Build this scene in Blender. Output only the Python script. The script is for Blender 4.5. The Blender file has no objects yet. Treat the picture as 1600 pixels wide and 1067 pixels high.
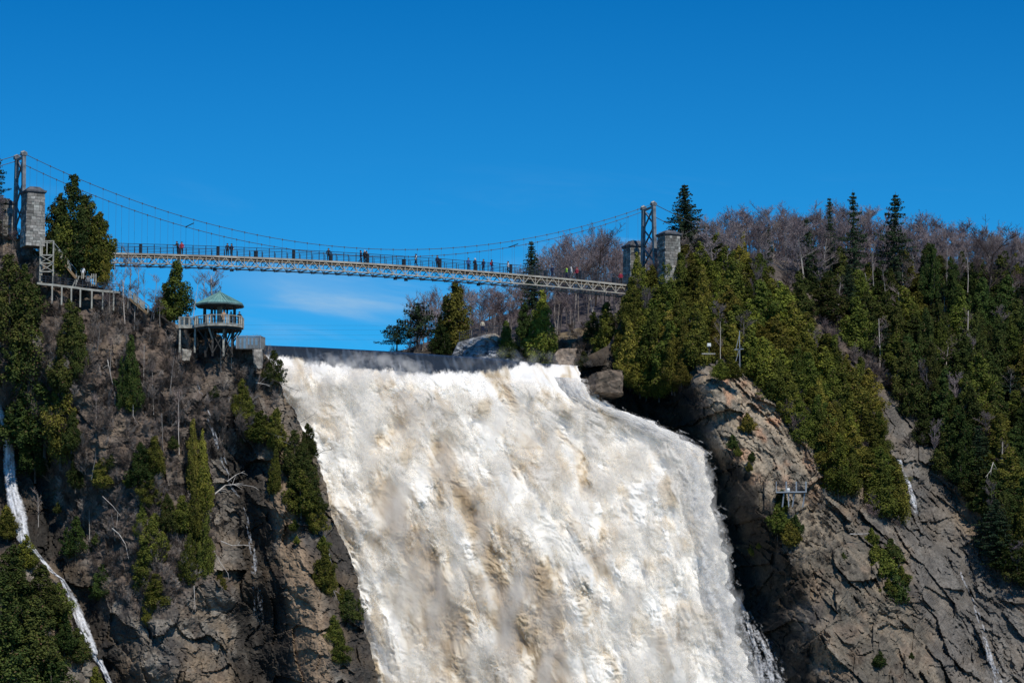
import bpy, math, random
import numpy as np
from mathutils import Vector, Matrix, Quaternion

# ------------------------------------------------------------------ camera, sky, sun, exposure
scene = bpy.context.scene
R = math.radians
FPX = 4950.0                       # focal length in pixels of the 1600 px wide photograph
HROW = 1130.0                      # row of the horizon, below the frame: the camera looks up
TH = math.atan((HROW - 533.5) / FPX)
CT, ST = math.cos(TH), math.sin(TH)
cam_d = bpy.data.cameras.new('camera'); cam = bpy.data.objects.new('camera', cam_d)
scene.collection.objects.link(cam)
cam_d.sensor_width = 36.0; cam_d.lens = 36.0 * FPX / 1600.0
cam_d.clip_start = 1.0; cam_d.clip_end = 20000.0
cam.location = (0, 0, 0); cam.rotation_euler = (R(90) + TH, 0, 0)
scene.camera = cam

SUN = Vector((0.28, -0.58, 0.77)).normalized()
sun_el = math.asin(SUN.z); sun_az = math.atan2(SUN.x, SUN.y)
world = bpy.data.worlds.new('World'); scene.world = world; world.use_nodes = True
nt = world.node_tree; nt.nodes.clear()
def N(tree, t, **kw):
    n = tree.nodes.new(t)
    for k, v in kw.items(): setattr(n, k, v)
    return n
w_out = N(nt, 'ShaderNodeOutputWorld'); w_bg = N(nt, 'ShaderNodeBackground')
w_sky = N(nt, 'ShaderNodeTexSky', sky_type='NISHITA')
w_sky.sun_disc = False; w_sky.sun_elevation = sun_el; w_sky.sun_rotation = sun_az
w_sky.altitude = 1500.0; w_sky.air_density = 1.0; w_sky.dust_density = 0.0; w_sky.ozone_density = 6.0
w_bg.inputs['Strength'].default_value = 0.075
w_tint = N(nt, 'ShaderNodeMixRGB', blend_type='MULTIPLY'); w_tint.inputs['Fac'].default_value = 1.0

nt.links.new(w_sky.outputs[0], w_tint.inputs['Color1'])
# thin cirrus, laid out by compass direction and height above the horizon
w_tc = N(nt, 'ShaderNodeTexCoord'); w_sep = N(nt, 'ShaderNodeSeparateXYZ')
nt.links.new(w_tc.outputs['Generated'], w_sep.inputs[0])
def wm(op, a, b=None, c=None):
    n = N(nt, 'ShaderNodeMath', operation=op)
    for i, v in enumerate((a, b, c)):
        if v is None: continue
        if isinstance(v, (int, float)): n.inputs[i].default_value = v
        else: nt.links.new(v, n.inputs[i])
    return n.outputs[0]
azi = wm('ARCTAN2', w_sep.outputs[0], w_sep.outputs[1]); ele = wm('ARCSINE', w_sep.outputs[2])
w_el = N(nt, 'ShaderNodeMapRange'); w_el.inputs['From Min'].default_value = R(6.5); w_el.inputs['From Max'].default_value = R(14.5); nt.links.new(ele, w_el.inputs['Value'])
w_grad = N(nt, 'ShaderNodeMixRGB'); w_grad.inputs['Color1'].default_value = (.16, 1.12, 1.52, 1); w_grad.inputs['Color2'].default_value = (.002, .69, 1.19, 1)
nt.links.new(w_el.outputs[0], w_grad.inputs['Fac']); nt.links.new(w_grad.outputs[0], w_tint.inputs['Color2'])
slope = wm('ADD', ele, wm('MULTIPLY', azi, 0.12))
w_cmb = N(nt, 'ShaderNodeCombineXYZ')
nt.links.new(wm('MULTIPLY', azi, 9.0), w_cmb.inputs[0]); nt.links.new(wm('MULTIPLY', slope, 55.0), w_cmb.inputs[1])
w_noise = N(nt, 'ShaderNodeTexNoise'); w_noise.inputs['Scale'].default_value = 1.0
w_noise.inputs['Detail'].default_value = 7.0; w_noise.inputs['Roughness'].default_value = 0.55; w_noise.inputs['Distortion'].default_value = 0.6
nt.links.new(w_cmb.outputs[0], w_noise.inputs['Vector'])
w_ramp = N(nt, 'ShaderNodeMapRange', interpolation_type='SMOOTHSTEP')
w_ramp.inputs['From Min'].default_value = 0.50; w_ramp.inputs['From Max'].default_value = 0.80
nt.links.new(w_noise.outputs[0], w_ramp.inputs['Value'])
# low band of cirrus over the horizon
band = N(nt, 'ShaderNodeMapRange', interpolation_type='SMOOTHSTEP')
band.inputs['From Min'].default_value = R(10.3); band.inputs['From Max'].default_value = R(7.6)
nt.links.new(ele, band.inputs['Value'])
# one brighter sweep west of the falls
dx_ = wm('DIVIDE', wm('ADD', azi, 0.063), 0.028); dy_ = wm('DIVIDE', wm('ADD', slope, -0.1285), 0.0062)
r2 = wm('ADD', wm('MULTIPLY', dx_, dx_), wm('MULTIPLY', dy_, dy_))
blob = wm('POWER', 2.718, wm('MULTIPLY', r2, -1.0))
blobn = wm('MULTIPLY', blob, wm('ADD', wm('MULTIPLY', w_noise.outputs[0], 1.1), -0.05))
cl = wm('ADD', wm('MULTIPLY', wm('MULTIPLY', w_ramp.outputs[0], band.outputs[0]), 0.8), wm('MULTIPLY', blobn, 0.9))
cl = wm('MINIMUM', cl, 1.0)
w_mix = N(nt, 'ShaderNodeMixRGB'); nt.links.new(cl, w_mix.inputs['Fac'])
nt.links.new(w_tint.outputs[0], w_mix.inputs['Color1']); w_mix.inputs['Color2'].default_value = (3.3, 6.5, 10.3, 1)
nt.links.new(w_mix.outputs[0], w_bg.inputs['Color']); nt.links.new(w_bg.outputs[0], w_out.inputs[0])

sl = bpy.data.lights.new('sun', 'SUN'); sl.energy = 3.5; sl.angle = R(0.5); sl.color = (1.0, 0.95, 0.87)
so = bpy.data.objects.new('sun', sl); scene.collection.objects.link(so)
so.rotation_mode = 'QUATERNION'; so.rotation_quaternion = (-SUN).to_track_quat('-Z', 'Y'); so.location = (100, -200, 300)
scene.view_settings.view_transform = 'Standard'; scene.view_settings.look = 'None'
scene.view_settings.exposure = 0.0; scene.view_settings.gamma = 1.0; scene.view_settings.use_curve_mapping = False
scene.cycles.max_bounces = 8; scene.cycles.diffuse_bounces = 5; scene.cycles.transparent_max_bounces = 16
scene.cycles.volume_bounces = 6; scene.cycles.volume_step_rate = 1.0

# ------------------------------------------------------------------ geometry helpers
def W(px, py, Y):
    """world point that stands at depth Y on the line of sight through photo pixel (px, py); works on arrays"""
    px = np.asarray(px, float); py = np.asarray(py, float); Y = np.asarray(Y, float)
    a = (px - 800.0) / FPX; b = (533.5 - py) / FPX
    dy = CT - b * ST; dz = ST + b * CT
    k = Y / dy
    return np.stack(np.broadcast_arrays(a * k, Y, dz * k), -1)
def V(px, py, Y): return Vector(W(px, py, Y).tolist())
def scale_at(Y): return FPX / Y * CT       # pixels of the photograph per metre (about)

def hsh(ix, iy, iz, seed=0):
    h = (ix.astype(np.int64) * 374761393 + iy.astype(np.int64) * 668265263 + iz.astype(np.int64) * 2147483647 + seed * 974711) & 0xffffffff
    h = ((h ^ (h >> 13)) * 1274126177) & 0xffffffff
    h = ((h ^ (h >> 16)) * 2246822519) & 0xffffffff
    return (h ^ (h >> 15)) & 0xffffffff
def rnd(ix, iy, iz, seed=0): return hsh(ix, iy, iz, seed) / 4294967295.0
_G = np.random.RandomState(7).normal(size=(256, 3)); _G /= np.linalg.norm(_G, axis=1)[:, None]
def perlin(x, y, z, seed=0):
    x, y, z = np.broadcast_arrays(x, y, z)
    xi, yi, zi = np.floor(x), np.floor(y), np.floor(z); xf, yf, zf = x - xi, y - yi, z - zi
    u = xf**3 * (xf * (xf * 6 - 15) + 10); v = yf**3 * (yf * (yf * 6 - 15) + 10); w = zf**3 * (zf * (zf * 6 - 15) + 10)
    out = 0
    for dx in (0, 1):
        for dy in (0, 1):
            for dz in (0, 1):
                g = _G[hsh(xi + dx, yi + dy, zi + dz, seed) & 255]
                d = g[..., 0] * (xf - dx) + g[..., 1] * (yf - dy) + g[..., 2] * (zf - dz)
                out = out + d * (u if dx else 1 - u) * (v if dy else 1 - v) * (w if dz else 1 - w)
    return out * 1.6
def fbm(x, y, z, octs=4, seed=0, gain=0.5):
    s = 0; a = 1.0; f = 1.0
    for o in range(octs):
        s = s + a * perlin(x * f, y * f, np.asarray(z) * f, seed + o * 17); a *= gain; f *= 2.03
    return s
def facets(a, b, seed=0, tilt=1.0):
    """chiselled blocks: every Voronoi cell of (a, b) gets its own height and its own tilt"""
    ai, bi = np.floor(a), np.floor(b); best = np.full(a.shape, 9e9); sec = best.copy(); h = np.zeros(a.shape); ident = h.copy()
    for i in (-1, 0, 1):
        for j in (-1, 0, 1):
            ca, cb = ai + i, bi + j
            z0 = np.zeros_like(ca)
            pa = ca + rnd(ca, cb, z0, seed); pb = cb + rnd(ca, cb, z0, seed + 1)
            da, db = a - pa, b - pb; d = da * da + db * db
            r = rnd(ca, cb, z0, seed + 2); ta = rnd(ca, cb, z0, seed + 3) - .5; tb = rnd(ca, cb, z0, seed + 4) - .5
            hh = (r - .5) + tilt * (ta * da + tb * db)
            m = d < best
            sec = np.where(m, best, np.minimum(sec, d)); h = np.where(m, hh, h); ident = np.where(m, r, ident); best = np.where(m, d, best)
    return h, ident, np.sqrt(sec) - np.sqrt(best)
def sstep(x, a, b):
    t = np.clip((x - a) / (b - a), 0, 1); return t * t * (3 - 2 * t)
class RBF:
    def __init__(s, pts, lam=1e-3):
        p = np.array(pts, float); s.c = p[:, :2] / 400.0; n = len(p)
        A = np.zeros((n + 3, n + 3)); A[:n, :n] = s.k(s.c, s.c) + lam * np.eye(n); P = np.c_[np.ones(n), s.c]; A[:n, n:] = P; A[n:, :n] = P.T
        s.w = np.linalg.solve(A, np.r_[p[:, 2], 0, 0, 0])
    def k(s, a, b):
        d2 = ((a[:, None] - b[None]) ** 2).sum(-1); return 0.5 * d2 * np.log(d2 + 1e-12)
    def __call__(s, px, py):
        px, py = np.broadcast_arrays(np.asarray(px, float), np.asarray(py, float)); q = np.c_[px.ravel(), py.ravel()] / 400.0
        n = len(s.c); o = np.empty(len(q))
        for i in range(0, len(q), 40000):
            qq = q[i:i + 40000]; o[i:i + 40000] = s.k(qq, s.c) @ s.w[:n] + np.c_[np.ones(len(qq)), qq] @ s.w[n:]
        return o.reshape(px.shape)
def polym(px, py, poly, soft=12.0):
    """1 inside the outline, 0 outside, with a soft edge of `soft` pixels"""
    p = np.array(poly, float); inside = np.zeros(px.shape, bool); d = np.full(px.shape, 1e9)
    for i in range(len(p)):
        x0, y0 = p[i]; x1, y1 = p[(i + 1) % len(p)]
        c = ((y0 > py) != (y1 > py)) & (px < (x1 - x0) * (py - y0) / ((y1 - y0) or 1e-9) + x0); inside ^= c
        L = (x1 - x0) ** 2 + (y1 - y0) ** 2 + 1e-9; t = np.clip(((px - x0) * (x1 - x0) + (py - y0) * (y1 - y0)) / L, 0, 1)
        d = np.minimum(d, np.hypot(px - x0 - t * (x1 - x0), py - y0 - t * (y1 - y0)))
    return sstep(np.where(inside, d, -d), -soft, soft)

def link(o, parent=None):
    scene.collection.objects.link(o)
    if parent is not None: o.parent = parent
    return o
def tag(o, label=None, cat=None, group=None, kind=None):
    for k, v in (('label', label), ('category', cat), ('group', group), ('kind', kind)):
        if v: o[k] = v
    return o
def empty(name, loc, label=None, cat=None, group=None, rz=0.0):
    o = bpy.data.objects.new(name, None); o.empty_display_size = 0.3; link(o); o.location = loc; o.rotation_euler = (0, 0, rz)
    return tag(o, label, cat, group)
def mesh_np(name, verts, faces, mats=(), colors=None, smooth=False, uv=None):
    """mesh from numpy arrays; faces is (n,3) or (n,4)"""
    me = bpy.data.meshes.new(name); verts = np.asarray(verts, np.float32).reshape(-1, 3); faces = np.asarray(faces, np.int32)
    n, k = faces.shape
    me.vertices.add(len(verts)); me.vertices.foreach_set('co', verts.ravel())
    me.loops.add(n * k); me.loops.foreach_set('vertex_index', faces.ravel())
    me.polygons.add(n); me.polygons.foreach_set('loop_start', np.arange(n, dtype=np.int32) * k)
    me.update(calc_edges=True)
    if colors is not None:
        for cn, c in colors.items():
            at = me.attributes.new(cn, 'FLOAT_COLOR', 'POINT'); c = np.asarray(c, np.float32).reshape(len(verts), -1)
            if c.shape[1] == 3: c = np.c_[c, np.ones(len(c), np.float32)]
            at.data.foreach_set('color', c.ravel())
    for m in mats: me.materials.append(m)
    me.polygons.foreach_set('use_smooth', np.full(n, smooth)); me.validate()
    return me
def grid_faces(nr, nc, flip=False):
    i = np.arange(nr * nc).reshape(nr, nc); f = np.stack([i[:-1, :-1], i[:-1, 1:], i[1:, 1:], i[1:, :-1]], -1).reshape(-1, 4)
    return f[:, ::-1] if flip else f

class MB:
    def __init__(s): s.v = []; s.f = []
    def add(s, vs, fs):
        b = len(s.v); s.v += [tuple(v) for v in vs]; s.f += [tuple(i + b for i in f) for f in fs]; return s
    def box(s, c, size, rz=0.0):
        hx, hy, hz = size[0] / 2, size[1] / 2, size[2] / 2; m = Matrix.Rotation(rz, 3, 'Z'); c = Vector(c)
        vs = [c + m @ Vector((x, y, z)) for z in (-hz, hz) for x, y in ((-hx, -hy), (hx, -hy), (hx, hy), (-hx, hy))]
        return s.add(vs, [(3, 2, 1, 0), (4, 5, 6, 7), (0, 1, 5, 4), (1, 2, 6, 5), (2, 3, 7, 6), (3, 0, 4, 7)])
    def beam(s, p0, p1, w, h=None, up=(0, 0, 1)):
        h = h or w; p0, p1 = Vector(p0), Vector(p1); d = (p1 - p0).normalized(); u = Vector(up)
        if abs(d.dot(u)) > 0.98: u = Vector((0, 1, 0))
        x = d.cross(u).normalized(); y = x.cross(d)
        vs = [p + x * a * w / 2 + y * b * h / 2 for p in (p0, p1) for a, b in ((-1, -1), (1, -1), (1, 1), (-1, 1))]
        return s.add(vs, [(3, 2, 1, 0), (4, 5, 6, 7), (0, 1, 5, 4), (1, 2, 6, 5), (2, 3, 7, 6), (3, 0, 4, 7)])
    def tube(s, pts, rad, n=6, cap=True):
        pts = [Vector(p) for p in pts]; rad = rad if hasattr(rad, '__len__') else [rad] * len(pts); base = len(s.v)
        for i, p in enumerate(pts):
            d = (pts[min(i + 1, len(pts) - 1)] - pts[max(i - 1, 0)]).normalized(); u = Vector((0, 0, 1)) if abs(d.z) < .9 else Vector((0, 1, 0))
            x = d.cross(u).normalized(); y = x.cross(d)
            for k in range(n): a = 2 * math.pi * k / n; s.v.append(tuple(p + (x * math.cos(a) + y * math.sin(a)) * rad[i]))
        for i in range(len(pts) - 1):
            for k in range(n): a, b = base + i * n + k, base + i * n + (k + 1) % n; s.f.append((a, b, b + n, a + n))
        if cap: s.f.append(tuple(base + k for k in range(n))[::-1]); s.f.append(tuple(base + (len(pts) - 1) * n + k for k in range(n)))
        return s
    def prism(s, ring, z0, z1, ring2=None):
        n = len(ring); r2 = ring2 or ring; b = len(s.v)
        s.v += [(x, y, z0) for x, y in ring] + [(x, y, z1) for x, y in r2]
        s.f += [(b + k, b + (k + 1) % n, b + n + (k + 1) % n, b + n + k) for k in range(n)]
        s.f += [tuple(b + k for k in range(n))[::-1], tuple(b + n + k for k in range(n))]; return s
    def mesh(s, name, mat, smooth=False):
        me = bpy.data.meshes.new(name); me.from_pydata(s.v, [], s.f); me.update()
        if mat: me.materials.append(mat)
        if smooth: me.polygons.foreach_set('use_smooth', [True] * len(me.polygons))
        return me
    def build(s, name, mat, parent=None, smooth=False, loc=None):
        o = bpy.data.objects.new(name, s.mesh(name, mat, smooth)); link(o, parent)
        if loc is not None: o.location = loc
        return o
def put(name, me, parent=None, loc=(0, 0, 0), rot=None, scale=None):
    o = bpy.data.objects.new(name, me); link(o, parent); o.location = loc
    if rot is not None: o.rotation_euler = rot
    if scale is not None: o.scale = scale
    return o
_beams = {}
def strut(name, p0, p1, w, h, mat, parent, rnd_=False):
    """a bar from p0 to p1 that shares one unit mesh per cross-section"""
    key = (name, w, h, mat.name)
    if key not in _beams:
        m = MB(); m.tube([(0, 0, 0), (0, 0, 1)], w / 2, 6) if rnd_ else m.box((0, 0, .5), (w, h, 1)); _beams[key] = m.mesh(name, mat)
    p0, p1 = Vector(p0), Vector(p1); d = p1 - p0
    o = put(name, _beams[key], parent, p0); L = d.length; d.normalize()
    side = Vector((0, 0, 1)) if abs(d.z) < .999 else Vector((0, 1, 0))
    x = side.cross(d).normalized() if abs(d.z) < .999 else Vector((1, 0, 0)); y = d.cross(x)
    o.rotation_euler = Matrix((x, y, d)).transposed().to_euler(); o.scale = (1, 1, L)
    return o

# ------------------------------------------------------------------ materials
def mat(name, base=(0.5, 0.5, 0.5), rough=0.8, metal=0.0, var=0.25, scale=3.0, bump=0.0, spec=0.3, var_col=None):
    m = bpy.data.materials.new(name); m.use_nodes = True; t = m.node_tree; b = t.nodes['Principled BSDF']
    b.inputs['Roughness'].default_value = rough; b.inputs['Metallic'].default_value = metal; b.inputs['Specular IOR Level'].default_value = spec
    tc = N(t, 'ShaderNodeTexCoord'); no = N(t, 'ShaderNodeTexNoise'); no.inputs['Scale'].default_value = scale; no.inputs['Detail'].default_value = 6
    t.links.new(tc.outputs['Object'], no.inputs['Vector'])
    mx = N(t, 'ShaderNodeMixRGB'); c2 = var_col or tuple(c * (1 - var * 1.6) for c in base)
    mx.inputs['Color1'].default_value = tuple(min(1, c * (1 + var)) for c in base) + (1,); mx.inputs['Color2'].default_value = tuple(c2) + (1,)
    mr = N(t, 'ShaderNodeMapRange'); mr.inputs['From Min'].default_value = .35; mr.inputs['From Max'].default_value = .65
    t.links.new(no.outputs[0], mr.inputs['Value']); t.links.new(mr.outputs[0], mx.inputs['Fac']); t.links.new(mx.outputs[0], b.inputs['Base Color'])
    if bump:
        bp = N(t, 'ShaderNodeBump'); bp.inputs['Strength'].default_value = bump; bp.inputs['Distance'].default_value = 0.05
        t.links.new(no.outputs[0], bp.inputs['Height']); t.links.new(bp.outputs[0], b.inputs['Normal'])
    return m
def attr_mat(name, attr='tint', rough=0.9, spec=0.15, noise=None, transl=0.0, hue_var=0.0):
    """material whose base colour is the mesh's own colour attribute, with a little per-object and noise variation"""
    m = bpy.data.materials.new(name); m.use_nodes = True; t = m.node_tree; b = t.nodes['Principled BSDF']; out = t.nodes['Material Output']
    b.inputs['Roughness'].default_value = rough; b.inputs['Specular IOR Level'].default_value = spec
    a = N(t, 'ShaderNodeAttribute', attribute_name=attr); col = a.outputs['Color']
    if noise:
        tc = N(t, 'ShaderNodeTexCoord'); no = N(t, 'ShaderNodeTexNoise'); no.inputs['Scale'].default_value = noise[0]; no.inputs['Detail'].default_value = 5
        t.links.new(tc.outputs['Object'], no.inputs['Vector'])
        mr = N(t, 'ShaderNodeMapRange'); mr.inputs['From Min'].default_value = .3; mr.inputs['From Max'].default_value = .7
        mr.inputs['To Min'].default_value = 1 - noise[1]; mr.inputs['To Max'].default_value = 1 + noise[1]
        t.links.new(no.outputs[0], mr.inputs['Value'])
        mm = N(t, 'ShaderNodeVectorMath', operation='SCALE'); t.links.new(col, mm.inputs[0]); t.links.new(mr.outputs[0], mm.inputs['Scale']); col = mm.outputs[0]
        if len(noise) > 2:
            bp = N(t, 'ShaderNodeBump'); bp.inputs['Strength'].default_value = noise[2]; bp.inputs['Distance'].default_value = 0.15
            t.links.new(no.outputs[0], bp.inputs['Height']); t.links.new(bp.outputs[0], b.inputs['Normal'])
    if hue_var:
        oi = N(t, 'ShaderNodeObjectInfo'); hs = N(t, 'ShaderNodeHueSaturation')
        mh = N(t, 'ShaderNodeMapRange'); mh.inputs['To Min'].default_value = .5 - hue_var * .05; mh.inputs['To Max'].default_value = .5 + hue_var * .08
        mv = N(t, 'ShaderNodeMapRange'); mv.inputs['To Min'].default_value = 1 - hue_var * .7; mv.inputs['To Max'].default_value = 1 + hue_var * .7
        wn = N(t, 'ShaderNodeTexWhiteNoise', noise_dimensions='1D'); t.links.new(oi.outputs['Random'], wn.inputs['W'])
        t.links.new(oi.outputs['Random'], mh.inputs['Value']); t.links.new(wn.outputs['Value'], mv.inputs['Value'])
        t.links.new(mh.outputs[0], hs.inputs['Hue']); t.links.new(mv.outputs[0], hs.inputs['Value']); t.links.new(col, hs.inputs['Color']); col = hs.outputs[0]
    t.links.new(col, b.inputs['Base Color'])
    if transl:
        tr = N(t, 'ShaderNodeBsdfTranslucent'); t.links.new(col, tr.inputs['Color']); ms = N(t, 'ShaderNodeMixShader'); ms.inputs[0].default_value = transl
        t.links.new(b.outputs[0], ms.inputs[1]); t.links.new(tr.outputs[0], ms.inputs[2]); t.links.new(ms.outputs[0], out.inputs['Surface'])
    return m
M_rock = attr_mat('rock', 'tint', rough=0.85, spec=0.25, noise=(2.2, 0.35, 0.7))
M_foam = attr_mat('foam', 'tint', rough=1.0, spec=0.0, noise=(1.6, 0.05, 0.25))
M_steel = mat('bridge_steel', (0.40, 0.37, 0.31), 0.6, 0, 0.22, 0.35)
M_steel_dark = mat('dark_steel', (0.035, 0.045, 0.06), 0.5, 0.2, 0.2, 1.0)
M_tower = mat('tower_steel', (0.20, 0.215, 0.225), 0.5, 0.2, 0.25, 1.2)
M_cable = mat('cable_steel', (0.07, 0.085, 0.105), 0.6, 0, 0.1, 2.0)
M_deck = mat('deck_timber', (0.12, 0.085, 0.06), 0.9, 0, 0.3, 1.0)
M_wood = mat('weathered_wood', (0.36, 0.35, 0.30), 0.85, 0, 0.25, 2.0)
M_wood_dk = mat('dark_wood', (0.055, 0.052, 0.048), 0.85, 0, 0.3, 2.0)
M_rust = mat('ochre_stringer', (0.26, 0.17, 0.09), 0.8, 0, 0.3, 2.0)
M_copper = mat('copper_roof', (0.18, 0.33, 0.305), 0.7, 0, 0.12, 1.2, var_col=(0.13, 0.29, 0.28))
M_copper_dk = mat('aged_copper_edge', (0.09, 0.15, 0.15), 0.7, 0, 0.2, 1.2)
M_ceil = mat('dark_ceiling', (0.05, 0.055, 0.055), 0.9, 0, 0.2, 1.2)
M_galv = mat('galvanised_steel', (0.30, 0.32, 0.34), 0.5, 0.3, 0.15, 2.0)
M_cap = mat('dark_capstone', (0.10, 0.105, 0.115), 0.9, 0, 0.3, 1.5, 0.4)
M_white = mat('white_paint', (0.75, 0.75, 0.73), 0.7, 0, 0.05, 2.0)
M_bark = mat('grey_bark', (0.10, 0.085, 0.07), 0.95, 0, 0.3, 3.0)
M_birch = mat('pale_bark', (0.42, 0.39, 0.35), 0.9, 0, 0.3, 1.2)
M_dead = mat('bleached_wood', (0.50, 0.46, 0.41), 0.9, 0, 0.2, 2.0)
# ------------------------------------------------------------------ setting: river, cliffs, banks
# edges of the main fall, by row
def fall_left(py):  return np.interp(py, [538, 575, 600, 650, 700, 760, 800, 860, 900, 960, 1067, 1250], [404, 424, 434, 462, 486, 506, 515, 540, 553, 566, 586, 625])
def fall_right(py): return np.interp(py, [574, 590, 620, 640, 655, 672, 690, 705, 740, 780, 860, 900, 950, 1000, 1067, 1250], [905, 912, 930, 965, 1010, 1045, 1078, 1096, 1106, 1112, 1130, 1136, 1144, 1156, 1176, 1215])
def lip_row(px):    return np.interp(px, [380, 415, 500, 600, 700, 780, 850, 915, 950], [537, 539, 542.5, 548, 555, 561, 568, 572, 576])
def lip_Y(px):      return np.interp(px, [380, 950], [462, 482])
def cliff_x(py):    return fall_left(py) + 2 + 5 * perlin(np.asarray(py) / 22.0, 0.3, 0.7, 3) + 2.5 * perlin(np.asarray(py) / 7.0, 0.3, 0.7, 5)

# --- colours of the rock, in the rock itself
def rock_colour(P, px, py, idents, kind):
    x, y, z = P[..., 0], P[..., 1], P[..., 2]
    n1 = fbm(x / 9, y / 9, z / 6, 4, 31); n2 = fbm(x / 2.2, y / 2.2, z / 2.0, 4, 57); n3 = perlin(x / 4, y / 4, z / 14, 77)
    grey = np.array([0.120, 0.104, 0.086]); tan = np.array([0.235, 0.175, 0.115]); brown = np.array([0.10, 0.070, 0.050]); pale = np.array([0.30, 0.265, 0.215]); dark = np.array([0.030, 0.028, 0.030])
    c = grey + (tan - grey) * sstep(n1 + .35 * idents, -.15, .75)[..., None]
    c = c + (brown - c) * (0.7 * sstep(n2 + n3 * .5, 0.05, .7))[..., None]
    c = c + (pale - c) * (0.65 * sstep(idents + .35 * n2, .62, .95))[..., None]
    c = c + (dark - c) * (0.6 * sstep(-n3 - .3 * n2, .25, .8))[..., None]
    return c

# left cliff --------------------------------------------------------------------------------------
YL = RBF([(-200, 330, 452), (0, 350, 449), (60, 400, 447.5), (110, 430, 446), (180, 455, 445), (240, 490, 442), (290, 520, 441), (345, 548, 439.5), (405, 548, 440), (430, 600, 441), (470, 650, 441),
          (200, 560, 438), (200, 650, 436.5), (110, 700, 437), (60, 560, 441), (0, 560, 442), (290, 640, 436), (270, 760, 433), (180, 800, 434), (230, 900, 430.5), (250, 1000, 427), (300, 1067, 425), (250, 1230, 417),
          (330, 800, 435), (350, 900, 432), (400, 740, 439), (400, 850, 438), (410, 960, 436), (420, 1067, 434), (360, 700, 438),
          (430, 700, 437), (448, 800, 433), (470, 900, 430), (490, 1000, 427.5), (500, 1067, 426), (510, 1230, 420), (500, 720, 441), (510, 820, 438), (545, 900, 437), (575, 1000, 434), (590, 1067, 432), (620, 1230, 426),
          (0, 640, 445), (20, 780, 443.5), (60, 720, 445), (70, 870, 439), (120, 960, 436), (160, 1030, 433), (185, 1100, 431), (60, 820, 441), (110, 880, 438), (160, 950, 434.5), (200, 1050, 430),
          (0, 880, 431), (50, 930, 430), (90, 1000, 428), (60, 1067, 424), (0, 1230, 416), (-200, 900, 436), (-200, 1230, 420)], 2e-3)
def topL(px): return np.interp(px, [-260, -60, 0, 30, 62, 90, 120, 160, 190, 240, 285, 300, 325, 350, 372, 396, 410, 425], [325, 345, 362, 372, 392, 410, 425, 448, 458, 484, 508, 512, 517, 523, 545, 547, 550, 565]) + 1.5 * perlin(np.asarray(px) / 9.0, .2, .4, 9)
def rough_left(P, px, py):
    x, z = P[..., 0], P[..., 2]
    wx = x + 1.2 * perlin(x / 5, z / 5, .5, 11); wz = z + 1.2 * perlin(x / 5, z / 5, 7.5, 12)
    a = wx * .94 + wz * .34; b = -wx * .34 + wz * .94
    f1, i1, e1 = facets(a / 3.4, b / 5.5, 1, 1.3); f2, i2, e2 = facets(a / 1.1, b / 1.7, 5, 1.3); f3, i3, e3 = facets(a / .42, b / .6, 9, 1.2)
    soil = np.clip(polym(px, py, [(-60, 380), (60, 400), (190, 455), (290, 530), (340, 560), (330, 640), (290, 700), (330, 830), (300, 930), (220, 960), (110, 860), (90, 740), (-60, 700)], 30)
                   + .6 * polym(px, py, [(300, 560), (405, 560), (430, 620), (420, 690), (330, 700)], 20), 0, 1)
    soil = np.clip(soil * (1.05 + .9 * perlin(x / 4.5, z / 4.5, .3, 21)), 0, 1)
    g = fbm(x / 10, z / 10, .4, 3, 41) * 2.0
    r = f1 * 2.2 + f2 * .75 * (.2 + sstep(perlin(x / 4, z / 4, 9.4, 26), -.4, .5)) + f3 * .32 + .10 * fbm(x / .5, z / .5, .2, 2, 8)
    lump = fbm(x / 2.5, z / 1.6, .8, 4, 51) * .9 + fbm(x / .45, z / .45, .8, 2, 52) * .16
    return -(g + r * (1 - .78 * soil) + lump * soil), soil, i2 * .6 + i1 * .4, np.minimum(e1 * 3, e2)
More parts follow.
